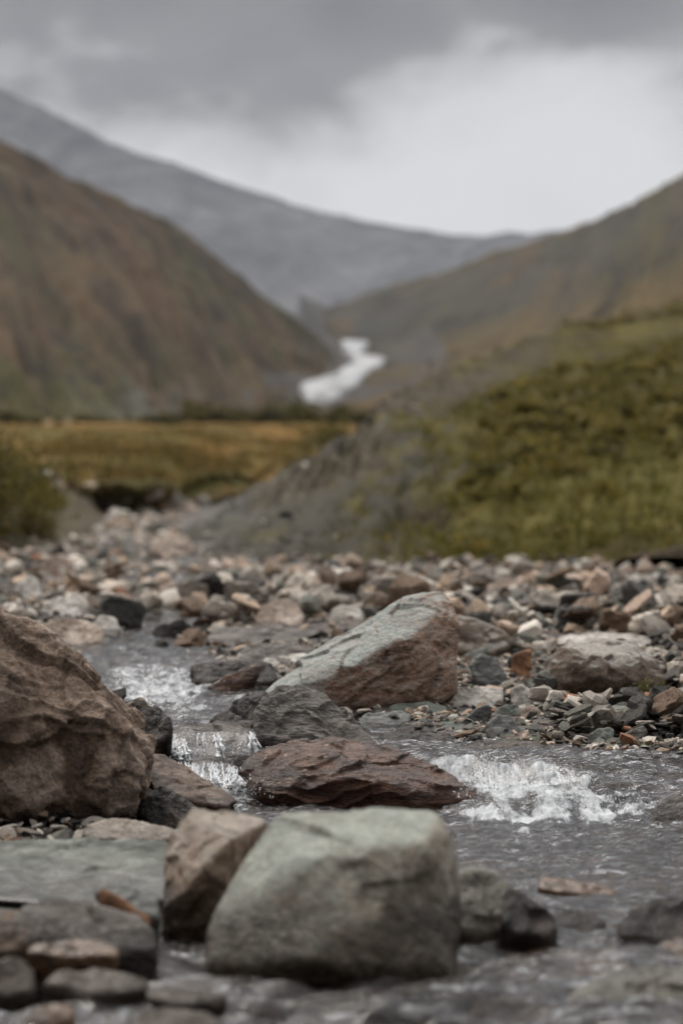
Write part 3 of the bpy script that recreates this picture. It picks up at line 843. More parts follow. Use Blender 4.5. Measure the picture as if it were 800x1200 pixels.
# the bank on the right: scree flank and mossy slope
M['bank'] = hill_mat('mossy_bank_ground', 14, 7, [(.34, (.034, .025, .011)), (.44, (.062, .050, .018)), (.54, (.088, .073, .021)), (.66, (.125, .105, .028))], 0,
                     patches=[(.05, .45, .30, .80, (.088, .087, .080), .97), (.17, .42, .022, .5, (.19, .18, .155), .9), (.27, .45, .016, .4, (.14, .13, .105), .7), (.28, .25, .20, .26, (.060, .054, .042), .9), (.30, .93, .26, .17, (.078, .066, .048), .9), (.22, .62, .10, .14, (.07, .055, .034), .7), (.43, .33, .055, .06, (.022, .015, .010), .95), (.50, .26, .10, .04, (.026, .018, .012), .9), (.62, .05, .50, .09, (.050, .036, .022), .95), (.52, .2, .07, .05, (.026, .018, .012), .95), (.70, .17, .05, .04, (.03, .02, .013), .9), (.78, .30, .34, .17, (.125, .112, .024), .5)],
                     fine=.8, bdist=.12, bump=.8, shear=.05)
rows = [[(190, 642, 40), (204, 662, 26), (290, 678, 22), (400, 682, 20.5), (520, 678, 22), (650, 672, 21), (800, 660, 20), (1000, 650, 19), (1300, 650, 18)],
        [(208, 630, 41), (226, 635, 30), (315, 642, 25.5), (430, 640, 24), (540, 626, 25.5), (660, 616, 25), (800, 598, 24.5), (1000, 575, 24), (1300, 560, 23)],
        [(275, 592, 46), (294, 584, 34.5), (385, 568, 33), (490, 556, 32.5), (590, 535, 33), (690, 510, 34), (800, 480, 36), (1000, 440, 38), (1300, 400, 38)],
        [(345, 556, 50), (360, 546, 37), (434, 506, 38), (510, 490, 39.5), (600, 465, 42), (700, 435, 45), (800, 405, 48), (1000, 360, 52), (1300, 300, 52)],
        [(392, 530, 54), (404, 520, 39), (455, 468, 42), (505, 440, 45), (560, 418, 49), (640, 394, 55), (800, 355, 62), (1000, 300, 68), (1300, 230, 70)]]
bank, G_bank = loft('mossy_bank', rows, 260, 200, M['bank'], [(.16, (22, .0), 'g'), (.10, .35, 'r'), (.10, .9, 'n'), (.05, 3, 'n')], back=(1.25, .3))

# ------------------------------------------------------------------ loose stones
def pts_for(kind, rg):
    if kind == 'slab':
        n = 12
        a = np.sort(rg.uniform(0, 2 * np.pi, n))
        r = rg.uniform(.75, 1.1, n)
        x, y = np.cos(a) * r, np.sin(a) * r * rg.uniform(.36, .8)
        h = rg.uniform(.05, .15)
        return np.vstack([np.stack([x, y, np.full(n, h)], 1) * [rg.uniform(.85, .97), .92, 1], np.stack([x, y, np.full(n, -h)], 1)])
    n = 16
    q = rg.normal(size=(n, 3))
    q /= np.linalg.norm(q, axis=1, keepdims=True)
    if kind == 'block':          # a broken cuboid with skewed corners
        c8 = np.array([[a, b, c] for a in (-1, 1) for b in (-1, 1) for c in (-1, 1)], float)
        c8 *= rg.uniform(.62, 1.12, (8, 3))
        return c8 * [1, rg.uniform(.5, .9), rg.uniform(.32, .7)]
    return q * [1, rg.uniform(.5, .9), rg.uniform(.30, .65) if kind == 'block' else rg.uniform(.45, .8)]


PROTO = {}
for kind, n in (('slab', 12), ('block', 10), ('round', 10)):
    for k in range(n):
        for lod in (4, 2, 1):
            rg = np.random.default_rng(1000 + k * 7 + len(kind) * 131)
            V, Fc, sz = rock_verts(pts_for(kind, rg), lod, 500 + k + 40 * len(kind), p={'slab': 26, 'block': 20, 'round': 8}[kind], chips=3 if kind == 'slab' else 4,
                                   chip=(.90, .99) if kind == 'slab' else (.80, .97), amp=.06 if lod == 4 else .03, freq=2.0, strata=.05 if lod == 4 and k % 3 else 0, sfreq=5, sdir=(.2, .1, 1), octv=4 if lod == 4 else 2, fk=10 if lod == 4 else 5, facet=.06 if kind == 'slab' else .13)
            V = V - (V.max(0) + V.min(0)) / 2
            V /= np.abs(V[:, :2]).max()
            PROTO[kind, k, lod] = (V, Fc)
NPROTO = {'slab': 12, 'block': 10, 'round': 10}

PAL = {'pale grey': (.52, .49, .445), 'whitish': (.66, .635, .59), 'tan': (.44, .345, .265), 'pinkish': (.48, .385, .32), 'mid grey': (.26, .243, .22), 'grey-green': (.165, .175, .155),
       'dark slate-grey': (.075, .075, .072), 'brown': (.155, .11, .078), 'rusty': (.24, .12, .065), 'blackish': (.035, .032, .03)}
MIX_FAR = [('pale grey', .24), ('tan', .18), ('pinkish', .15), ('mid grey', .18), ('whitish', .07), ('brown', .12), ('grey-green', .05), ('rusty', .012)]
MIX_SLATE = [('dark slate-grey', .27), ('mid grey', .22), ('grey-green', .14), ('blackish', .12), ('brown', .10), ('pale grey', .09), ('tan', .03), ('rusty', .03)]
MIX_WET = [('blackish', .4), ('dark slate-grey', .3), ('brown', .3)]


def pick(mix, rg):
    w = np.array([b for a, b in mix])
    return mix[rg.choice(len(mix), p=w / w.sum())][0]


# height field of what already lies on the ground, 2.5 cm cells
HX0, HX1, HY0, HY1, HC = -6., 7., 3.8, 34., .03
hm = np.zeros((int((HY1 - HY0) / HC), int((HX1 - HX0) / HC)))
gx = HX0 + (np.arange(hm.shape[1]) + .5) * HC
gy = HY0 + (np.arange(hm.shape[0]) + .5) * HC
XX, YY = np.meshgrid(gx, gy)
hm = zb(XX, YY)
hm_cap = hm + .055 * np.clip(YY / 9, .8, 3)
hero_boxes = []
for o, pts, cx, cy, an in HEROES:
    c0 = pts.mean(0)
    rx = (pts[:, 0].max() - pts[:, 0].min()) / 2
    ry = (pts[:, 1].max() - pts[:, 1].min()) / 2
    hero_boxes.append((c0[0], (pts[:, 1].max() + pts[:, 1].min()) / 2, rx, ry))


def hits_hero(x, y, r):
    for hx, hy, rx, ry in hero_boxes:
        if ((x - hx) / (rx * .86 + r * .5)) ** 2 + ((y - hy) / (ry * .86 + r * .5)) ** 2 < 1:
            return True
    return False


hero_view = []
for o, pts, cx, cy, an in HEROES:
    hx, hy, _ = proj(pts)
    hero_view.append((hx.min(), hx.max(), hy.min(), hy.max(), pts[:, 1].min()))


def covers_hero(px, py, d, size):
    r = size * F / d
    for x0, x1, y0, y1, dd in hero_view:
        if d < dd + .1 and px + r > x0 + 4 and px - r < x1 - 4 and py + r * .3 > y0 and py - r * 1.5 < y1 - .25 * (y1 - y0):
            return True
    return False


STONES = []      # kind, proto, loc, scale, rot matrix, colour name, px size, px, py


def put(x, y, size, kind, colour, rg, tilt=.25, sinkf=.25):
    k = int(rg.integers(NPROTO[kind]))
    V, Fc = PROTO[kind, k, 2]
    e = Euler((rg.normal(0, tilt), rg.normal(0, tilt), rg.uniform(0, 6.283)))
    Mx = np.array(e.to_matrix())
    W = (V * size) @ Mx.T
    lo, hi = W.min(0), W.max(0)
    i0, i1 = int((x + lo[0] * .6 - HX0) / HC), int((x + hi[0] * .6 - HX0) / HC) + 1
    j0, j1 = int((y + lo[1] * .6 - HY0) / HC), int((y + hi[1] * .6 - HY0) / HC) + 1
    if 0 <= i0 and i1 < hm.shape[1] and 0 <= j0 and j1 < hm.shape[0]:
        blk = hm[j0:j1 + 1, i0:i1 + 1]
        ground = .5 * blk.mean() + .5 * blk.max() if kind != 'slab' else .35 * blk.mean() + .65 * blk.max()
        z = ground - lo[2] - sinkf * (hi[2] - lo[2])
        yyb, xxb = np.mgrid[j0:j1 + 1, i0:i1 + 1]
        cell = ((xxb - (i0 + i1) / 2) / max(.6, (i1 - i0) / 2 * 1.15)) ** 2 + ((yyb - (j0 + j1) / 2) / max(.6, (j1 - j0) / 2 * 1.15)) ** 2
        top = z + hi[2] * np.sqrt(np.clip(1 - cell, 0, 1)) * .85
        hm[j0:j1 + 1, i0:i1 + 1] = np.where(cell < 1, np.minimum(np.maximum(blk, top), np.maximum(blk, hm_cap[j0:j1 + 1, i0:i1 + 1])), blk)
    else:
        z = float(zb(np.array([x]), np.array([y]))[0]) - lo[2] - sinkf * (hi[2] - lo[2])
    px, py, dep = proj(np.array([x, y, z]))
    STONES.append((kind, k, (x, y, z), size, e, colour, size * 2 * F / dep, float(px), float(py)))


rg = np.random.default_rng(77)
# table of distance against photo row on the bar
_dt = np.concatenate([np.linspace(7.6, 20, 200), np.linspace(20.2, 60, 120)])
_yt = np.array([proj(np.array([0.2, d, np.interp(d, _WD, _WZ)]))[1] for d in _dt])


def d_of_row(py):
    return float(np.interp(-py, -_yt, _dt))


jobs = []
for _ in range(9500):        # the whole stony bed
    py = rg.uniform(640, 905)
    px = rg.uniform(-90, 890)
    jobs.append((px, py, 'bed'))
for _ in range(2600):        # and on to either side
    px = rg.uniform(-650, -90) if rg.random() < .5 else rg.uniform(890, 1450)
    jobs.append((px, rg.uniform(640, 880), 'bed'))
for _ in range(520):         # up the corridor between the banks
    py = rg.uniform(572, 648)
    c0 = np.interp(py, [572, 600, 640], [85, 140, 185])
    jobs.append((c0 + rg.normal(0, 1) * np.interp(py, [572, 600, 648], [18, 46, 85]), py, 'far'))
cand = []
for px, py, reg in jobs:
    d = d_of_row(py)
    x = (px - 400) / F * d
    size = .031 * math.exp(rg.normal(0, .80)) * (1 + .04 * (d - 8))
    if reg == 'far':
        size = .13 * math.exp(rg.normal(0, .5))
    cand.append((size, x, d, px, py, reg))
cand.sort(key=lambda q: q[0])
for size, x, d, px, py, reg in cand:
    size = min(size * .74, .13 if px > 330 else .16)
    c = float(in_channel(np.array([x]), np.array([d]))[()][0]) if d < 30 else -1
    if d < 11 and c > .05 and rg.random() > .10:
        continue
    if d >= 11 and d < 22 and c > .05 and rg.random() > .45 + (.2 if d > 14 else 0):
        continue
    if hits_hero(x, d, size) or covers_hero(px, py, d, size):
        continue
    if d > 22 and px > 212:
        continue
    if d > 19 and px > 240 and reg == 'bed' and py < (636 if px < 430 else 650):
        continue
    slate = px > 380 and py > 790
    if d < 11.5:
        size = min(size, .075)
    elif d > 16:
        size = min(size, .08)
    if slate:
        kind = ['slab', 'block', 'round'][rg.choice(3, p=[.78, .21, .01])]
        colour = pick(MIX_SLATE, rg)
        tilt = .28
        size *= .9
    else:
        kind = ['slab', 'block', 'round'][rg.choice(3, p=[.50, .46, .04])]
        colour = pick(MIX_FAR if rg.random() < np.clip((800 - py) / 110, .15, .82) else MIX_SLATE, rg)
        tilt = .32
    if c > .02 and d < 14 and rg.random() < .75:
        colour = pick(MIX_WET, rg)
    put(x, d, size, kind, colour, rg, tilt)
for _ in range(420):
    u_, v_ = rg.uniform(.12, .62), abs(rg.normal(0, .13)) + .02
    nv_, nu_ = G_meadow.shape[:2]
    p_ = G_meadow[int(v_ * (nv_ - 1)), int(u_ * (nu_ - 1))]
    px, py, _ = proj(p_)
    if py < 548 or px > 60 + (py - 548) * 2.6 + 60 or px < 40:
        continue
    size = min(.30, .10 * math.exp(rg.normal(0, .5)))
    k_ = 'block' if rg.random() < .6 else 'slab'
    STONES.append((k_, int(rg.integers(NPROTO[k_])), (p_[0], p_[1], p_[2] + size * .15), size, Euler((rg.normal(0, .2), rg.normal(0, .2), rg.uniform(0, 6))), pick(MIX_FAR, rg), size * 2 * F / p_[1], float(px), float(py)))
for _ in range(900):
    u_, v_ = abs(rg.normal(0, .16)) + .01, rg.uniform(0, 1) ** 1.2
    if u_ > .40 and rg.random() < .7:
        continue
    nv_, nu_ = G_bank.shape[:2]
    p_ = G_bank[min(nv_ - 1, int(v_ * (nv_ - 1))), min(nu_ - 1, int(u_ * (nu_ - 1)))] + rg.normal(0, .05, 3) * [1, 1, 0]
    px, py, _ = proj(p_)
    size = min(.16, .045 * math.exp(rg.normal(0, .5)))
    STONES.append(('slab', int(rg.integers(12)), (p_[0], p_[1], p_[2] + size * .1), size, Euler((rg.normal(.3, .25), rg.normal(-.2, .25), rg.uniform(0, 6))), pick([('mid grey', .35), ('dark slate-grey', .35), ('grey-green', .15), ('pale grey', .15)], rg), size * 2 * F / p_[1], float(px), float(py)))
for _ in range(150):         # larger slates at all angles on the bar
    py = rg.uniform(785, 893)
    px = rg.uniform(470, 850)
    d = d_of_row(py)
    x = (px - 400) / F * d
    size = rg.uniform(.045, .11)
    if hits_hero(x, d, size) or covers_hero(px, py, d, size) or in_channel(np.array([x]), np.array([d]))[0] > .0:
        continue
    put(x, d, size, 'slab', pick(MIX_SLATE, rg), rg, .45, .2)
# slates heaped along the right edge of the water
for _ in range(1300):
    py = rg.uniform(815, 905)
    px = rg.uniform(470, 900)
    d = d_of_row(py)
    x = (px - 400) / F * d
    size = .032 * math.exp(rg.normal(0, .55))
    if hits_hero(x, d, size) or covers_hero(px, py, d, size) or in_channel(np.array([x]), np.array([d]))[0] > .12:
        continue
    put(x, d, size, 'slab' if rg.random() < .75 else 'block', pick(MIX_SLATE, rg), rg, .3)
# chips on the left bank in front of the large boulder
for _ in range(420):
    d = rg.uniform(5.9, 6.9)
    x = rg.uniform(-1.2, -.55)
    put(x, d, .022 * math.exp(rg.normal(0, .4)), 'slab', pick(MIX_SLATE, rg), rg, .3)
# rubble in the lower left corner and stones on the pool floor
for _ in range(260):
    d = rg.uniform(4.0, 5.2)
    x = rg.uniform(-.9, -.1)
    size = .04 * math.exp(rg.normal(0, .45))
    if hits_hero(x, d, size):
        continue
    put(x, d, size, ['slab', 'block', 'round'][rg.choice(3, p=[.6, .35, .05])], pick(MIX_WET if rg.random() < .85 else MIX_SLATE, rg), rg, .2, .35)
for _ in range(700):
    d = rg.uniform(3.9, 7.3)
    x = rg.uniform(-.4, 1.5)
    size = min(.06, .04 * math.exp(rg.normal(0, .4)))
    if hits_hero(x, d, size):
        continue
    put(x, d, size, ['slab', 'block', 'round'][rg.choice(3)], pick([('brown', .5), ('dark slate-grey', .3), ('mid grey', .2)], rg), rg, .15, .6)

# the stones that show largest are things of their own, the rest is one mass
N_SINGLE = 300 - len(HEROES)
vis = [(s[6], i) for i, s in enumerate(STONES) if -10 < s[7] < 810 and 560 < s[8] < 1195 and not (s[8] > 940 and s[7] > 240)]
vis.sort(reverse=True)
single = [i for a, i in vis[:N_SINGLE]]
single_set = set(single)
ANCH = [(cx, cy, an) for o, p, cx, cy, an in HEROES if an] + [(330, 600, 'the grey scree'), (40, 560, 'the willow bush'), (765, 812, 'the small green plant'), (640, 640, 'the mossy bank')]
first = {}
seen = {}
med = np.median([STONES[i][6] for i in single])
for i in sorted(single, key=lambda i: STONES[i][7]):
    kind, k, loc, size, e, colour, pxs, px, py = STONES[i]
    key = (kind, k)
    name = {'slab': 'flat_stone', 'block': 'stone', 'round': 'cobble'}[kind]
    if key not in first:
        V, Fc = PROTO[kind, k, 4]
        mm = mesh_np(name, V, Fc, sharp=40)
        mm.materials.append(M['stone'])
        first[key] = o = link(name, mm, None)
    else:
        o = first[key].copy()
        COL.objects.link(o)
    o.location = loc
    o.scale = (size,) * 3
    o.rotation_euler = e
    cr = random.uniform(.82, 1.18)
    o.color = (*[min(1, x * cr) for x in PAL[colour]], 1)
    ax, ay, an = min(ANCH, key=lambda a: (a[0] - px) ** 2 + ((a[1] - py) * 1.6) ** 2)
    dx, dy = px - ax, (py - ay) * 1.6
    if abs(dx) > abs(dy):
        rel = 'right of' if dx > 0 else 'left of'
    else:
        rel = 'before' if dy > 0 else 'beyond'
    sz = 'large' if pxs > med * 1.5 else 'small' if pxs < med * .85 else 'medium'
    nm = {'slab': 'flat stone', 'block': 'angular stone', 'round': 'rounded cobble'}[kind]
    seen.setdefault(f'{sz} {colour} {nm} {rel} {an}', []).append(o)
    tag(o, None, {'slab': 'flat stone', 'block': 'stone', 'round': 'cobble'}[kind], {'slab': 'flat stones lying about the stream bed', 'block': 'angular stones lying about the stream bed', 'round': 'rounded cobbles lying about the stream bed'}[kind])
ORD = 'first second third fourth fifth sixth seventh eighth ninth tenth eleventh twelfth thirteenth fourteenth fifteenth sixteenth seventeenth eighteenth nineteenth twentieth'.split()
for base, os_ in seen.items():
    for n, o in enumerate(os_):
        o['label'] = base if len(os_) == 1 else f'{base}, {ORD[min(n, 19)]} from left'

VV, FF, CC, off = [], [], [], 0
for i, s in enumerate(STONES):
    if i in single_set:
        continue
    kind, k, loc, size, e, colour, pxs, px, py = s
    V, Fc = PROTO[kind, k, 2]
    W = (V * size) @ np.array(e.to_matrix()).T + np.array(loc)
    VV.append(W)
    FF.append(Fc + off)
    off += len(V)
    CC.append(np.repeat(np.array([PAL[colour]]) * random.uniform(.8, 1.2), len(V), 0))
# fine grit and chips that fill the gaps
for _ in range(15000):
    py = rg.uniform(645, 905)
    px = rg.uniform(-60, 860)
    d = d_of_row(py)
    x = (px - 400) / F * d
    if in_channel(np.array([x]), np.array([d]))[0] > .02 and d < 12:
        continue
    size = .012 * math.exp(rg.normal(0, .45)) * (d / 8) ** .8
    V, Fc = PROTO[['slab', 'block'][int(rg.integers(2))], int(rg.integers(10)), 1]
    z = float(zb(np.array([x]), np.array([d]))[0]) + size * .2
    e = Euler((rg.normal(0, .4), rg.normal(0, .4), rg.uniform(0, 6.283)))
    VV.append((V * size) @ np.array(e.to_matrix()).T + [x, d, z])
    FF.append(Fc + off)
    off += len(V)
    CC.append(np.repeat(np.array([PAL[pick(MIX_FAR if rg.random() < .5 else MIX_SLATE, rg)]]) * rg.uniform(.7, 1.1), len(V), 0))
mm = mesh_np('gravel', np.vstack(VV), np.vstack(FF), sharp=24)
attr(mm, 'tint', np.vstack(CC))
tag(link('gravel', mm, M['cobble']), kind='stuff')
print('stones', len(STONES), 'single', len(single), 'heroes', len(HEROES))

# ------------------------------------------------------------------ water
xs = np.arange(-2.7, 2.7, .0155)
ys = np.concatenate([np.arange(3.4, 8.6, .0135), np.arange(8.6, 11.0, .03), np.arange(11, 24, .09)])
X, Y = np.meshgrid(xs, ys)
Zw = wl(X, Y)
T = cascade_t(X, Y)
q = np.stack([X, Y, 0 * X], -1).reshape(-1, 3)


def nz(sx, sy, o=3, off=0.):
    return fbm(q * [sx, sy, 1] + off, o).reshape(X.shape)


PX = 400 + F * X / Y
J1 = nz(7, 5, 4, 51.)
J2 = nz(4, 7, 4, 61.)
PX = PX + 28 * J1
J3 = nz(16, 12, 3, 81.)
Yj = Y + .42 * J2 + .16 * J3
Xj = X + .12 * J1
calm = sstep(7.3, 6.9, Y)
near = sstep(6.3, 4.6, Y)
chop = nz(4.5, 10, 4, 3.) * .016 + nz(13, 24, 3, 8.) * .009
big = nz(2.4, 6.5, 3, 21.) * .038 + nz(6, 15, 3, 33.) * .020
Zw = Zw + chop * (1 - .3 * calm) + big * near
# the two falls and the rapid above them
fallR = sstep(.26, .40, Xj) * sstep(.98, .58, Xj) * sstep(0, .15, T) * sstep(1.05, .75, T + .15 * J2)
footR = sstep(.22, .46, Xj) * sstep(1.2, .85, Xj) * sstep(6.72, 7.05, Yj) * sstep(7.7, 7.4, Yj)
fallL = sstep(-.74, -.62, Xj) * sstep(-.2, -.34, Xj) * sstep(0, .1, T) * sstep(.6, .3, T)
footL = sstep(-.5, -.38, Xj) * sstep(-.08, -.22, Xj) * sstep(7.28, 7.42, Y) * sstep(7.7, 7.55, Y)
rapid = sstep(100, 160, PX) * sstep(265, 215, PX) * sstep(8.7, 9.3, Yj) * sstep(10.8, 9.9, Yj)
upper = sstep(90, 140, PX) * sstep(270, 220, PX) * sstep(10.0, 10.6, Yj) * sstep(12.6, 11.6, Yj) * .30 + sstep(170, 200, PX) * sstep(270, 240, PX) * sstep(12.5, 13.5, Yj) * .3
streak = np.clip(.72 + .95 * nz(9, 4.5, 4, 71.) + .45 * nz(30, 10, 3, 77.), .12, 1.05)
thin = sstep(.1, .5, Xj) * sstep(1.7, 1.0, Xj) * sstep(6.1, 6.9, Yj) * sstep(7.6, 7.2, Yj) * .46
fallR, footR = fallR * streak, np.maximum(footR * streak, thin * streak)
lip = np.exp(-((T - .93) / .1) ** 2) * sstep(.1, .3, X) * .35
foam = np.clip(fallR * (.66 - .22 * sstep(.4, .9, X)) + footR * (.72 - .16 * sstep(.5, 1., X)) + fallL * .12 + footL * .62 + rapid * .66 + upper + lip * .6, 0, 1)
# slack water in front of the wet boulder carries a little froth
foam = np.maximum(foam, .32 * sstep(6.6, 7.0, Y) * sstep(7.4, 7.2, Y) * sstep(-.4, -.1, X))
rough = nz(12, 5, 3, 41.) * .017 + ridged(q * [40, 9, 1], 3).reshape(X.shape) * .007
Zw = Zw + rough * np.clip(fallR + footR * .7 + footL * .6 + fallL * .5 + rapid * .8, 0, 1)
c = in_channel(X, Y)
Zw = Zw - .12 * sstep(.25, .5, -c) * sstep(7.6, 8.0, Y) - .12 * sstep(.3, .6, -c) * sstep(4.9, 5.2, Y) * sstep(8.0, 7.6, Y) * (X < 0)
mw = grid_mesh('water', X, Y, Zw)
attr(mw, 'foam', foam.ravel())
attr(mw, 'falling', np.clip(fallR * sstep(.5, .66, T) + fallL, 0, 1).ravel())

m, t = new_mat('stream_water')
geo = t.new('ShaderNodeNewGeometry')
pos = geo.outputs['Position']
fa = t.new('ShaderNodeAttribute', attribute_name='foam').outputs['Fac']
nb = t.noise(t.mapping(pos, scale=(14, 26, 14)), 1.0, 4, .6, .4)
nb2 = t.noise(t.mapping(pos, scale=(60, 90, 60)), 1.0, 3, .6)
hh = t.math('ADD', nb, t.math('MULTIPLY', nb2, .35))
nrm = t.bump(hh, .9, .016)
fr = t.new('ShaderNodeFresnel')
t.set(fr, 'IOR', 1.33)
t.set(fr, 'Normal', nrm)
tr = t.new('ShaderNodeBsdfTransparent')
t.set(tr, 0, (.62, .55, .48, 1))
gl = t.new('ShaderNodeBsdfGlossy')
t.set(gl, 'Color', (.93, .94, .96, 1))
t.set(gl, 'Roughness', .06)
t.set(gl, 'Normal', nrm)
silt = t.new('ShaderNodeBsdfDiffuse')
t.set(silt, 0, (.040, .031, .024, 1))
body = t.new('ShaderNodeMixShader')
t.set(body, 0, .18)
t.t.links.new(tr.outputs[0], body.inputs[1])
t.t.links.new(silt.outputs[0], body.inputs[2])
wsh = t.new('ShaderNodeMixShader')
t.set(wsh, 0, fr.outputs[0])
t.t.links.new(body.outputs[0], wsh.inputs[1])
t.t.links.new(gl.outputs[0], wsh.inputs[2])
f1 = t.noise(t.mapping(pos, scale=(26, 8, 16)), 1.0, 8, .72, .8)
f1s = t.noise(t.mapping(pos, scale=(28, 6, 6)), 1.0, 7, .68, 1.6)
mf = t.new('ShaderNodeMix', data_type='FLOAT')
t.set(mf, 0, t.new('ShaderNodeAttribute', attribute_name='falling').outputs['Fac'])
t.set(mf, 2, f1)
t.set(mf, 3, f1s)
f1 = mf.outputs[0]
f2 = t.noise(t.mapping(pos, scale=(150, 90, 120)), 1.0, 3, .7)
ff = t.math('ADD', t.math('MULTIPLY', f1, .86), t.math('MULTIPLY', f2, .14))
fm = t.math('ADD', fa, t.math('MULTIPLY', t.math('SUBTRACT', ff, .5), 2.1))
fm = t.math('MULTIPLY', t.ramp(fm, [(.42, 0.), (.62, .55), (.95, 1.)]), t.ramp(fa, [(.02, 0.), (.2, 1.)]))
fo = t.new('ShaderNodeBsdfPrincipled')
t.set(fo, 'Base Color', t.ramp(ff, [(.36, (.20, .215, .23)), (.64, (.66, .68, .70))]))
t.set(fo, 'Roughness', .7)
t.set(fo, 'Specular IOR Level', .2)
t.set(fo, 'Normal', t.bump(ff, .35, .012))
fin = t.new('ShaderNodeMixShader')
t.set(fin, 0, fm)
t.t.links.new(wsh.outputs[0], fin.inputs[1])
t.t.links.new(fo.outputs[0], fin.inputs[2])
o_ = t.new('ShaderNodeOutputMaterial')
t.t.links.new(fin.outputs[0], o_.inputs[0])
M['water'] = m
tag(link('water', mw, m), kind='structure')

# falling sheets: strands of white water with clear gaps
m, t = new_mat('falling_water')
au = t.new('ShaderNodeAttribute', attribute_name='across').outputs['Fac']
av = t.new('ShaderNodeAttribute', attribute_name='up').outputs['Fac']
cx = t.new('ShaderNodeCombineXYZ')
t.set(cx, 0, t.math('MULTIPLY', au, 26.0))
t.set(cx, 1, t.math('MULTIPLY', av, 2.2))
g_ = t.new('ShaderNodeNewGeometry').outputs['Position']
s1 = t.noise(cx.outputs[0], 1.0, 5, .65, .9)
s2 = t.noise(t.mapping(g_, scale=(160, 160, 60)), 1.0, 3, .6)
ss_ = t.math('ADD', t.math('MULTIPLY', s1, .72), t.math('MULTIPLY', s2, .28))
k_ = t.math('ADD', ss_, t.math('MULTIPLY', av, .10))
sd = t.new('ShaderNodeAttribute', attribute_name='side').outputs['Fac']
fade = t.math('MULTIPLY', t.ramp(av, [(.0, 0.), (.25, 1.)]), t.ramp(sd, [(.0, 0.), (1., 1.)]))
mk = t.math('MULTIPLY', t.ramp(k_, [(.50, 0.), (.62, .6), (.76, .95)]), fade)
fo = t.new('ShaderNodeBsdfPrincipled')
t.set(fo, 'Base Color', (.78, .81, .84, 1))
t.set(fo, 'Roughness', .2)
nrm = t.bump(ss_, .8, .015)
t.set(fo, 'Normal', nrm)
tr = t.new('ShaderNodeBsdfTransparent')
t.set(tr, 0, (.86, .84, .82, 1))
gl = t.new('ShaderNodeBsdfGlossy')
t.set(gl, 'Roughness', .08)
t.set(gl, 'Normal', nrm)
fr = t.new('ShaderNodeFresnel')
t.set(fr, 'IOR', 1.33)
t.set(fr, 'Normal', nrm)
a = t.new('ShaderNodeMixShader')
t.set(a, 0, t.math('MULTIPLY', fr.outputs[0], .12))
t.t.links.new(tr.outputs[0], a.inputs[1])
t.t.links.new(gl.outputs[0], a.inputs[2])
b = t.new('ShaderNodeMixShader')
t.set(b, 0, mk)
t.t.links.new(a.outputs[0], b.inputs[1])
t.t.links.new(fo.outputs[0], b.inputs[2])
o_ = t.new('ShaderNodeOutputMaterial')
t.t.links.new(b.outputs[0], o_.inputs[0])
M['fall'] = m


def curtain(lip_px, foot_px, throw, seed, power=2.0, nu=90, nv=36, back=.06, cover=((0, 0), (.12, 1), (.88, 1), (1, 0))):
    Lp = crom(np.array([P(*q) for q in lip_px]), nu)
    Lp[:, 1] += fbm(np.stack([Lp[:, 0] * 14, Lp[:, 0] * 0, Lp[:, 0] * 0 + seed], 1), 3) * .05
    Lp[:, 2] += fbm(np.stack([Lp[:, 0] * 11, Lp[:, 0] * 0, Lp[:, 0] * 0 + seed + 5], 1), 3) * .012
    Fp = crom(np.array([P(*q) for q in foot_px]), nu)
    s = np.linspace(-.25, 1, nv)[:, None]
    sp = np.clip(s, 0, 1)
    X = Lp[None, :, 0] + (Fp[None, :, 0] - Lp[None, :, 0]) * sp
    Y = Lp[None, :, 1] + (Fp[None, :, 1] - Lp[None, :, 1]) * sp ** .75 + np.clip(-s, 0, 1) * back * 4
    Z = Lp[None, :, 2] + (Fp[None, :, 2] - Lp[None, :, 2]) * sp ** power + np.clip(-s, 0, 1) * .02
    q = np.stack([X, Y, Z * .4], -1).reshape(-1, 3)
    n = (fbm(q * [45, 12, 12] + seed, 3) * .010).reshape(X.shape)
    Y = Y + n - .004
    m = grid_mesh('waterfall', X, Y, Z + n * .4)
    u, v = np.meshgrid(np.linspace(0, 1, nu), np.clip(s[:, 0], 0, 1))
    attr(m, 'across', (u + seed).ravel())
    attr(m, 'up', v.ravel())
    attr(m, 'side', np.interp(u.ravel(), [c[0] for c in cover], [c[1] for c in cover]))
    tag(link('waterfall', m, M['fall']), kind='structure')


rgs = np.random.default_rng(31)


def strands(spec):
    VV, FF, off = [], [], 0
    for (xa, xb, ya, yb, da, db, n, rr) in spec:
        for _ in range(n):
            x = rgs.uniform(xa, xb)
            a = P(x, ya + rgs.normal(0, 1.0), da)
            b = P(x + rgs.normal(2, 4), ya + (yb - ya) * rgs.uniform(.55, 1.05), db + rgs.normal(0, .012))
            r = rr * math.exp(rgs.normal(0, .45))
            k = 9
            prev = None
            for i in range(k + 1):
                s_ = i / k
                p = np.array([a[0] + (b[0] - a[0]) * s_ + rgs.normal(0, .0022), a[1] + (b[1] - a[1]) * s_ ** .6, a[2] + (b[2] - a[2]) * s_ ** 1.5])
                ri = r * (.5 + .9 * s_) * math.exp(rgs.normal(0, .35)) * (1.4 if i == k else 1)
                if prev is not None:
                    V, Fc = tube_(prev[0], p, prev[1], ri)
                    VV.append(V); FF.append(Fc + off); off += len(V)
                prev = (p, ri)
    return np.vstack(VV), np.vstack(FF)


def tube_(p0, p1, r0, r1, k=5):
    a = np.linspace(0, 2 * np.pi, k, endpoint=False)
    ring = np.stack([np.cos(a), np.sin(a), 0 * a], 1)
    i = np.arange(k)
    return np.vstack([p0 + ring * r0, p1 + ring * r1]), np.stack([i, (i + 1) % k, k + (i + 1) % k, k + i], 1)


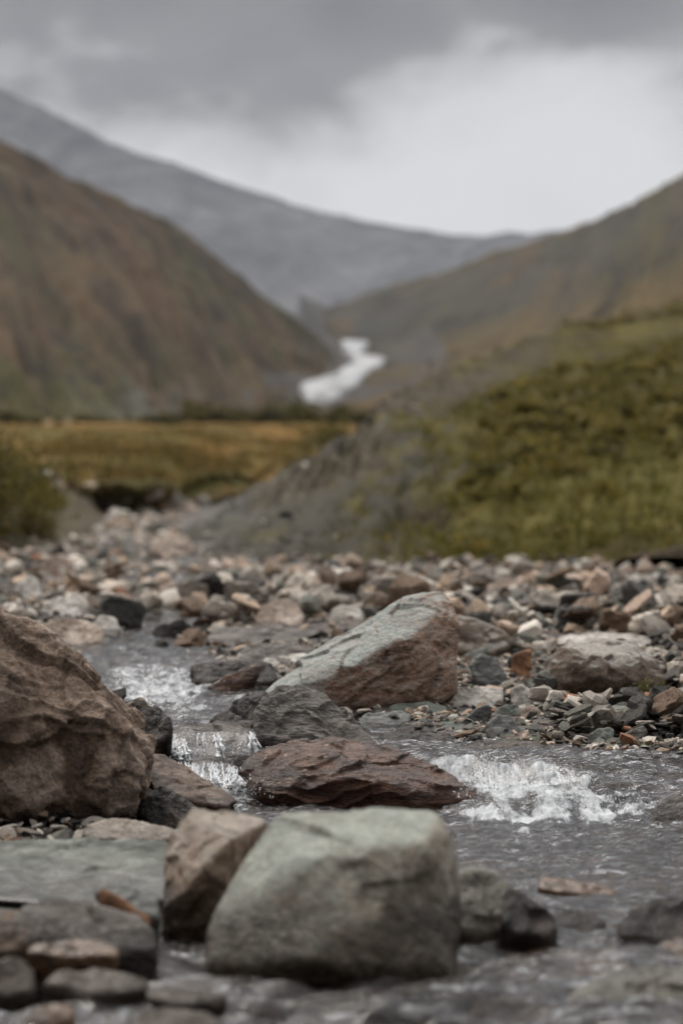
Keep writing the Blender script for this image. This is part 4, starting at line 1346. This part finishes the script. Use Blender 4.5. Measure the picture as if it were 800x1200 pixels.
m, t = new_mat('water_strand')
fo = t.new('ShaderNodeBsdfPrincipled')
t.set(fo, 'Base Color', (.74, .77, .80, 1))
t.set(fo, 'Roughness', .3)
tr = t.new('ShaderNodeBsdfTransparent')
b = t.new('ShaderNodeMixShader')
g_ = t.new('ShaderNodeNewGeometry').outputs['Position']
t.set(b, 0, t.ramp(t.noise(g_, 90, 3, .6), [(.36, .45), (.6, .92)]))
t.t.links.new(tr.outputs[0], b.inputs[1])
t.t.links.new(fo.outputs[0], b.inputs[2])
o_ = t.new('ShaderNodeOutputMaterial')
t.t.links.new(b.outputs[0], o_.inputs[0])
M['strand'] = m
V, Fc = strands([(182, 218, 866, 893, 8.0, 7.88, 80, .0026), (226, 244, 860, 880, 8.0, 7.93, 3, .0018), (250, 258, 860, 888, 8.0, 7.9, 5, .0024), (288, 301, 858, 884, 8.02, 7.95, 7, .0026),
                 (206, 232, 894, 916, 7.72, 7.6, 22, .0026), (240, 262, 894, 922, 7.72, 7.56, 16, .0024), (266, 292, 898, 926, 7.72, 7.53, 20, .0028)])
tag(link('waterfall', mesh_np('waterfall', V, Fc), M['strand']), kind='structure')
curtain([(184, 864, 8.02), (214, 857, 8.03), (256, 856, 8.03), (302, 856, 8.03)], [(184, 892, 7.92), (210, 890, 7.90), (250, 892, 7.90), (298, 884, 7.96)], .1, 3., 1.6, cover=((0, 0), (.05, 1), (.24, .9), (.33, .15), (.45, .35), (.55, .5), (.62, .05), (.8, .05), (.88, .7), (1, 0)))
curtain([(204, 898, 7.78), (226, 890, 7.78), (256, 890, 7.78), (274, 896, 7.78)], [(204, 918, 7.62), (228, 922, 7.58), (262, 930, 7.52), (294, 926, 7.55)], .1, 9., 1.6)
curtain([(548, 884, 7.70), (580, 888, 7.68), (620, 890, 7.68), (668, 893, 7.66)], [(552, 922, 7.46), (586, 926, 7.44), (630, 922, 7.46), (684, 914, 7.50)], .1, 15., 1.4)

# droplets flung up at the falls
m, t = new_mat('water_drop')
b = finish(t, (.80, .83, .86), .08, None, .7)
M['drop'] = m
rgd = np.random.default_rng(21)
VV, FF, off = [], [], 0
iv, iF = ico(1)
for (n, x0, y0, dd, sx, sy) in [(240, 572, 900, 7.4, 18, 13), (120, 625, 926, 7.2, 46, 10), (120, 552, 915, 7.25, 10, 14), (90, 710, 940, 7.1, 44, 8), (420, 296, 926, 7.45, 16, 7), (70, 215, 885, 7.85, 22, 8), (60, 190, 815, 9.5, 40, 14)]:
    for _ in range(n):
        p = P(x0 + rgd.normal(0, sx), y0 + rgd.normal(0, sy), dd + rgd.normal(0, .06))
        r = .0012 * math.exp(rgd.normal(0, .5))
        VV.append(iv * r * [1, 1, rgd.uniform(.9, 2.2)] + p)
        FF.append(iF + off)
        off += len(iv)
mm = mesh_np('spray', np.vstack(VV), np.vstack(FF))
tag(link('spray', mm, M['drop']), kind='stuff')
# ------------------------------------------------------------------ plants
m, t = new_mat('leaf')
a = t.new('ShaderNodeAttribute', attribute_name='tint').outputs['Color']
b_ = finish(t, a, .6, None, .25)
tl = t.new('ShaderNodeBsdfTranslucent')
t.set(tl, 0, a)
mx = t.new('ShaderNodeMixShader')
t.set(mx, 0, .4)
t.t.links.new(b_.outputs[0], mx.inputs[1])
t.t.links.new(tl.outputs[0], mx.inputs[2])
[n for n in t.n if n.type == 'OUTPUT_MATERIAL'][0]
t.t.links.new(mx.outputs[0], [n for n in t.n if n.type == 'OUTPUT_MATERIAL'][0].inputs[0])
M['leaf'] = m
m, t = new_mat('bark')
finish(t, (.06, .045, .035), .85, None, .2)
M['bark'] = m
rp = np.random.default_rng(91)


def leaves(cent, size, rg, tint, up=.3):
    """one small rhombic leaf at each of cent (n,3)"""
    n = len(cent)
    a = rg.normal(size=(n, 3))
    a[:, 2] += up
    a /= np.linalg.norm(a, axis=1, keepdims=True)
    b = np.cross(a, rg.normal(size=(n, 3)))
    b /= np.linalg.norm(b, axis=1, keepdims=True)
    s = size * np.exp(rg.normal(0, .3, (n, 1)))
    V = np.stack([cent - a * s, cent + b * s * .42, cent + a * s, cent - b * s * .42], 1).reshape(-1, 3)
    Fc = np.arange(4 * n).reshape(n, 4)
    tint = np.asarray(tint)
    tt = tint[rg.integers(len(tint), size=n)] * np.exp(rg.normal(0, .22, (n, 1)))
    return V, Fc, np.repeat(tt, 4, 0)


OLIVE = [(.12, .104, .025), (.15, .125, .03), (.105, .095, .026), (.17, .132, .034), (.20, .145, .036)]
DARK = [(.040, .042, .014), (.06, .056, .017), (.08, .064, .02)]
GRASS = [(.105, .10, .022), (.14, .122, .028), (.085, .085, .02), (.17, .13, .035)]
GOLD = [(.16, .105, .032), (.20, .122, .038), (.12, .09, .025), (.09, .08, .02)]


def crown_pts(n, rad, hgt, rg, clumps=9):
    c = rg.normal(size=(clumps, 3))
    c /= np.linalg.norm(c, axis=1, keepdims=True)
    c *= rg.uniform(.45, .95, (clumps, 1))
    c[:, 2] = np.abs(c[:, 2]) * .9 + .12
    k = rg.integers(clumps, size=n)
    q = c[k] + rg.normal(size=(n, 3)) * .20
    q[:, 2] = np.maximum(q[:, 2], .02)
    return q * [rad, rad, hgt]


def tube(p0, p1, r0, r1, k=5):
    p0, p1 = np.array(p0, float), np.array(p1, float)
    d = (p1 - p0) / np.linalg.norm(p1 - p0)
    e = np.cross(d, [.3, .5, .81])
    e /= np.linalg.norm(e)
    f = np.cross(d, e)
    a = np.linspace(0, 2 * np.pi, k, endpoint=False)
    ring = np.cos(a)[:, None] * e + np.sin(a)[:, None] * f
    V = np.vstack([p0 + ring * r0, p1 + ring * r1])
    i = np.arange(k)
    return V, np.stack([i, (i + 1) % k, k + (i + 1) % k, k + i], 1)


def stems(n, rad, hgt, rg, r0):
    VV, FF, off = [], [], 0
    for _ in range(n):
        p = np.array([rg.normal(0, .06) * rad, rg.normal(0, .06) * rad, -.08 * hgt])
        dirv = np.array([rg.normal(0, .55) * rad, rg.normal(0, .55) * rad, hgt * rg.uniform(.6, .95)])
        r = r0
        for s in range(3):
            q = p + dirv / 3 + rg.normal(0, .05, 3) * rad
            V, Fc = tube(p, q, r, r * .65)
            VV.append(V)
            FF.append(Fc + off)
            off += len(V)
            p, r = q, r * .65
    return np.vstack(VV), np.vstack(FF)


def make_shrub(n, rad, hgt, leaf, tint, seed, clumps=10):
    rg = np.random.default_rng(seed)
    V, Fc, T = leaves(crown_pts(n, rad, hgt, rg, clumps), leaf, rg, tint)
    a = mesh_np('foliage', V, Fc, smooth=False)
    attr(a, 'tint', T)
    a.materials.append(M['leaf'])
    V, Fc = stems(7, rad, hgt, rg, hgt * .03)
    b = mesh_np('stem', V, Fc)
    b.materials.append(M['bark'])
    return a, b


def place_shrub(meshes, loc, sc, rz, label, group, name='shrub', cat='shrub'):
    r = bpy.data.objects.new(name, None)
    COL.objects.link(r)
    r.location = loc
    r.rotation_euler = (0, 0, rz)
    r.scale = sc if hasattr(sc, '__len__') else (sc,) * 3
    r.empty_display_size = .1
    tag(r, label, cat, group)
    for nm, mm in zip(('foliage', 'stem'), meshes):
        c = link(nm, mm, None, r)
    return r


# willow on the left bank
wil = make_shrub(5200, 1.0, 1.0, .038, DARK[1:] + OLIVE, 5, 20)
p = P(2, 622, 26.5)
place_shrub(wil, (p[0] - .15, p[1], p[2] - .05), (.95, .9, 1.0), .4, 'big dark olive willow bush on the bank at the left photo edge', 'willow bushes on the near bank')
p = P(-60, 560, 28)
place_shrub(wil, (p[0], p[1], p[2] - .1), (.7, .7, .75), 2.4, 'willow bush half cut off by the left photo edge, upper one on the bank', 'willow bushes on the near bank')
p = P(38, 628, 27.5)
place_shrub(wil, (p[0], p[1], p[2] - .02), (.32, .32, .36), 4.1, 'small olive willow bush low on the bank beside the stony bed', 'willow bushes on the near bank')
# row of dark bushes at the far edge of the meadow
rowm = [make_shrub(900, 1.0, 1.0, .12, DARK + OLIVE[:2], 40 + k, 8) for k in range(3)]
o_w = ['first', 'second', 'third', 'fourth', 'fifth', 'sixth', 'seventh', 'eighth', 'ninth', 'tenth', 'eleventh', 'twelfth', 'thirteenth', 'fourteenth', 'fifteenth', 'sixteenth', 'seventeenth', 'eighteenth', 'nineteenth', 'twentieth']
rxs = [-12, 18, 42, 70, 98, 128, 152, 178, 205, 230, 247, 268, 290, 310, 330, 346, 362, 380, 398, 416]
rhs = [20, 15, 10, 8, 12, 9, 8, 12, 15, 24, 20, 12, 15, 20, 16, 20, 24, 18, 20, 16]
for k, (x, h) in enumerate(zip(rxs, rhs)):
    d = 235 + rp.uniform(-14, 14)
    p = P(x, 498, d)
    s = 1.15 * h / F * d
    place_shrub(rowm[k % 3], (p[0], p[1], p[2] - .1), (s * rp.uniform(1.0, 1.5), s, s), rp.uniform(0, 6), f'dark low bush in the row behind the golden meadow, {o_w[k]} from the left', 'bushes in the row behind the meadow')


def surf(G, us, vs):
    nv, nu = G.shape[:2]
    i = np.clip((vs * (nv - 1)).astype(int), 0, nv - 2)
    j = np.clip((us * (nu - 1)).astype(int), 0, nu - 2)
    a, b = rp.random((len(us), 1)), rp.random((len(us), 1))
    return G[i, j] * (1 - a) * (1 - b) + G[i, j + 1] * a * (1 - b) + G[i + 1, j] * (1 - a) * b + G[i + 1, j + 1] * a * b


# shrubs one can tell apart along the crest and foot of the right bank
crestm = [make_shrub(1100, 1.0, 1.0, .075, OLIVE + DARK[1:], 60 + k, 9) for k in range(3)]
for x, y, d, h, lab in [(690, 398, 56.5, 34, 'olive shrub sticking up on the crest of the bank, below the right hill'), (738, 388, 57.5, 26, 'low dark shrub on the crest of the bank beside the taller olive shrub'),
                        (655, 408, 54.5, 20, 'small shrub on the bank crest next to its stony top'), (785, 380, 58, 30, 'olive shrub on the bank crest next to the photo edge'),
                        (352, 545, 39, 26, 'small yellow-green shrub at the end of the meadow above the scree'), (385, 524, 43, 34, 'upright yellow-green shrub where the meadow meets the scree edge'),
                        (372, 512, 60, 22, 'dull shrub behind the scree edge at the back of the meadow')]:
    p = P(x, y, d)
    s = h / F * d
    place_shrub(crestm[int(rp.integers(3))], (p[0], p[1], p[2] - .1), (s * 1.1, s, s), rp.uniform(0, 6), lab, None)

# bare young stem rising behind the scree edge
VV, FF, off = [], [], 0
p0 = P(502, 456, 47)
for k in range(5):
    V, Fc = tube(p0 + [.01 * k, 0, .13 * k - .1], p0 + [.01 * (k + 1) + .01 * (-1) ** k, 0, .13 * (k + 1) - .1], .022 - .003 * k, .019 - .003 * k)
    VV.append(V); FF.append(Fc + off); off += len(V)
for k in range(6):
    q0 = p0 + [.02, 0, .12 + .08 * k]
    V, Fc = tube(q0, q0 + np.array([rp.uniform(-.13, .13), rp.uniform(-.1, .1), .12]), .008, .003)
    VV.append(V); FF.append(Fc + off); off += len(V)
tag(link('sapling', mesh_np('sapling', np.vstack(VV), np.vstack(FF)), M['bark']), 'thin bare dark sapling standing on the stony edge of the bank', 'sapling')

# thicket that covers the upper bank
VV, FF, TT, off = [], [], [], 0
us = rp.uniform(.44, 1, 620)
vs = rp.beta(2.4, 1.9, 620) * .79
keep = us > .46
keep &= ~((vs < .38) & (rp.random(620) < .93))
keep &= (us - .30 * (.85 - vs)) > .30
us, vs = us[keep], vs[keep]
for p in surf(G_bank, us, vs):
    rad = rp.uniform(.12, .30)
    tint = OLIVE if rp.random() < .9 else DARK + OLIVE[:2]
    V, Fc, T = leaves(crown_pts(240, rad, rad * rp.uniform(.5, .95), rp, 6) + p - [0, 0, .03], .045, rp, np.array(tint) * rp.uniform(.9, 1.45))
    VV.append(V); FF.append(Fc + off); TT.append(T); off += len(V)
mm = mesh_np('undergrowth', np.vstack(VV), np.vstack(FF), smooth=False)
attr(mm, 'tint', np.vstack(TT))
tag(link('undergrowth', mm, M['leaf']), kind='stuff')


def blades(base, h, w, rg, tint, lean=.45):
    n = len(base)
    a = rg.uniform(0, 6.283, n)
    s = np.stack([np.cos(a), np.sin(a), 0 * a], 1)
    hh = h * np.exp(rg.normal(0, .3, (n, 1)))
    tip = base + np.stack([rg.normal(0, lean, n), rg.normal(0, lean, n), np.ones(n)], 1) * hh
    V = np.stack([base - s * w, base + s * w, tip], 1).reshape(-1, 3)
    tint = np.asarray(tint)
    T = np.repeat(tint[rg.integers(len(tint), size=n)] * np.exp(rg.normal(0, .25, (n, 1))), 3, 0)
    return V, np.arange(3 * n).reshape(n, 3), T


VV, FF, TT, off = [], [], [], 0
n = 5200
us, vs = rp.uniform(.3, 1, n), .07 + .73 * rp.uniform(0, 1, n) ** .8
us = us[: n]
ok = us + .12 * rp.normal(size=n) > .47
base = surf(G_bank, us[ok], vs[ok])
cl = fbm(base * .9, 3)
base = base[cl > -.15]
for b0, h, w, tint in [(base, .10, .012, GRASS)]:
    bb = np.repeat(b0, 12, 0) + rp.normal(size=(len(b0) * 12, 3)) * [.09, .09, 0]
    V, Fc, T = blades(bb, h, w, rp, tint)
    VV.append(V); FF.append(Fc + off); TT.append(T); off += len(V)
n = 5200
us, vs = rp.uniform(.05, .95, n), rp.uniform(.30, .72, n)
b0 = surf(G_meadow, us, vs)
bb = np.repeat(b0, 10, 0) + rp.normal(size=(n * 10, 3)) * [.2, .2, 0]
V, Fc, T = blades(bb, .14, .02, rp, GOLD)
VV.append(V); FF.append(Fc + off); TT.append(T); off += len(V)
n = 900
b0 = surf(G_left, rp.uniform(.1, .75, n), rp.uniform(.3, .95, n))
bb = np.repeat(b0, 10, 0) + rp.normal(size=(n * 10, 3)) * [.1, .1, 0]
V, Fc, T = blades(bb, .13, .012, rp, GRASS + OLIVE)
VV.append(V); FF.append(Fc + off); TT.append(T); off += len(V)
mm = mesh_np('grass', np.vstack(VV), np.vstack(FF), smooth=False)
attr(mm, 'tint', np.vstack(TT))
tag(link('grass', mm, M['leaf']), kind='stuff')

# small plant among the slates and a mossy cushion under the tilted boulder
pl = make_shrub(420, 1.0, 1.0, .075, [(.10, .10, .03), (.14, .12, .045), (.075, .08, .025)], 88, 8)
p = P(762, 826, 9.25)
place_shrub(pl, (p[0], p[1], p[2]), (.105, .09, .085), .3, 'small yellowish green plant growing at the base of the square tan boulder', None, 'plant', 'plant')
pl2 = make_shrub(300, 1.0, 1.0, .11, [(.12, .115, .02), (.16, .14, .025)], 89, 7)
p = P(436, 834, 9.05)
place_shrub(pl2, (p[0], p[1], p[2]), (.05, .04, .03), .3, 'tiny cushion of yellow-green moss under the edge of the big tilted boulder', None, 'moss_cushion', 'moss')

# ------------------------------------------------------------------ air
m, t = new_mat('valley_haze')
pv = t.new('ShaderNodeVolumePrincipled')
t.set(pv, 'Color', (.74, .83, 1.0, 1))
t.set(pv, 'Density', 4.5e-5)
t.set(pv, 'Anisotropy', .0)
o_ = t.new('ShaderNodeOutputMaterial')
t.t.links.new(pv.outputs[0], o_.inputs[1])
bm = bmesh.new()
bmesh.ops.create_cube(bm, size=1)
mm = bpy.data.meshes.new('haze')
bm.to_mesh(mm)
bm.free()
haze = link('haze', mm, m, loc=(0, 3900, 690))
haze.scale = (17000, 8600, 1440)
tag(haze, kind='stuff')

# ------------------------------------------------------------------ sky and light
W_ = bpy.data.worlds.new('World')
S.world = W_
W_.use_nodes = True
t = NT(W_.node_tree)
SUN_EL, SUN_AZ = 52, -32          # degrees, azimuth from +Y towards +X
sky = t.new('ShaderNodeTexSky', sky_type='NISHITA')
sky.sun_disc = False
sky.sun_elevation = R(SUN_EL)
sky.sun_rotation = R(SUN_AZ)
tc = t.new('ShaderNodeTexCoord')
gd = tc.outputs['Generated']
sx = t.new('ShaderNodeSeparateXYZ')
t.set(sx, 0, gd)
n1 = t.noise(t.mapping(gd, scale=(5, 5, 11), loc=(1.7, 0, .6)), 1.0, 6, .55, .3)
n2 = t.noise(t.mapping(gd, scale=(14, 14, 26), loc=(4.2, 0, 3.1)), 1.0, 5, .55, .3)
z = t.math('SUBTRACT', sx.outputs[2], t.math('MULTIPLY', sx.outputs[0], .03))
z = t.math('ADD', z, t.math('MULTIPLY', t.math('SUBTRACT', n1, .5), .10))
z = t.math('ADD', z, t.math('MULTIPLY', t.math('SUBTRACT', n2, .5), .11))
# break in the cloud towards the head of the valley
gx_ = t.math('DIVIDE', t.math('SUBTRACT', sx.outputs[0], .065), .085)
gz_ = t.math('DIVIDE', t.math('SUBTRACT', sx.outputs[2], .135), .06)
gr_ = t.math('ADD', t.math('MULTIPLY', gx_, gx_), t.math('MULTIPLY', gz_, gz_))
z = t.math('SUBTRACT', z, t.math('MULTIPLY', t.ramp(gr_, [(0., 1.), (1., 0.)], 'EASE'), .035))
cl = t.ramp(z, [(0., (5.4, 5.3, 5.2)), (.095, (5.9, 5.78, 5.65)), (.125, (5.3, 5.17, 5.05)), (.148, (3.8, 3.7, 3.6)), (.168, (1.75, 1.58, 1.46)), (.215, (.95, .84, .77)), (.3, (2.2, 2.15, 2.1)), (.6, (15.6, 15.3, 15.0)), (1., (21, 20.6, 20.2))])
dull = t.ramp(t.math('MULTIPLY_ADD', sx.outputs[1], .5, .5), [(.12, .24), (.5, .62), (.85, 1.)])
cl = t.mix(1.0, cl, dull, 'MULTIPLY')
bgc = t.mix(.965, sky.outputs[0], cl)
bg = t.new('ShaderNodeBackground')
t.set(bg, 0, bgc)
t.set(bg, 1, .1)
ow = t.new('ShaderNodeOutputWorld')
t.t.links.new(bg.outputs[0], ow.inputs[0])

sun = bpy.data.lights.new('sun', 'SUN')
sun.energy = 1.5
sun.angle = R(18)
sun.color = (1, .93, .84)
so = bpy.data.objects.new('sun', sun)
COL.objects.link(so)
d_ = Vector((math.sin(R(SUN_AZ)) * math.cos(R(SUN_EL)), math.cos(R(SUN_AZ)) * math.cos(R(SUN_EL)), math.sin(R(SUN_EL))))
so.rotation_euler = d_.to_track_quat('Z', 'Y').to_euler()

# ------------------------------------------------------------------ camera
cd = bpy.data.cameras.new('camera')
cd.sensor_fit = 'VERTICAL'
cd.sensor_height = 36
cd.sensor_width = 24
cd.lens = 85
cd.clip_start = .1
cd.clip_end = 20000
cd.dof.use_dof = True
cd.dof.focus_distance = 7.8
cd.dof.aperture_fstop = 2.25
co = bpy.data.objects.new('camera', cd)
COL.objects.link(co)
co.location = CAM
co.rotation_euler = (R(90) - PITCH, 0, 0)
S.camera = co

S.view_settings.view_transform = 'Standard'
S.view_settings.look = 'None'
S.view_settings.exposure = 0.4
S.view_settings.gamma = 1
S.view_settings.use_curve_mapping = False
S.cycles.use_denoising = True
S.cycles.max_bounces = 6
S.cycles.transparent_max_bounces = 12
S.cycles.volume_bounces = 1
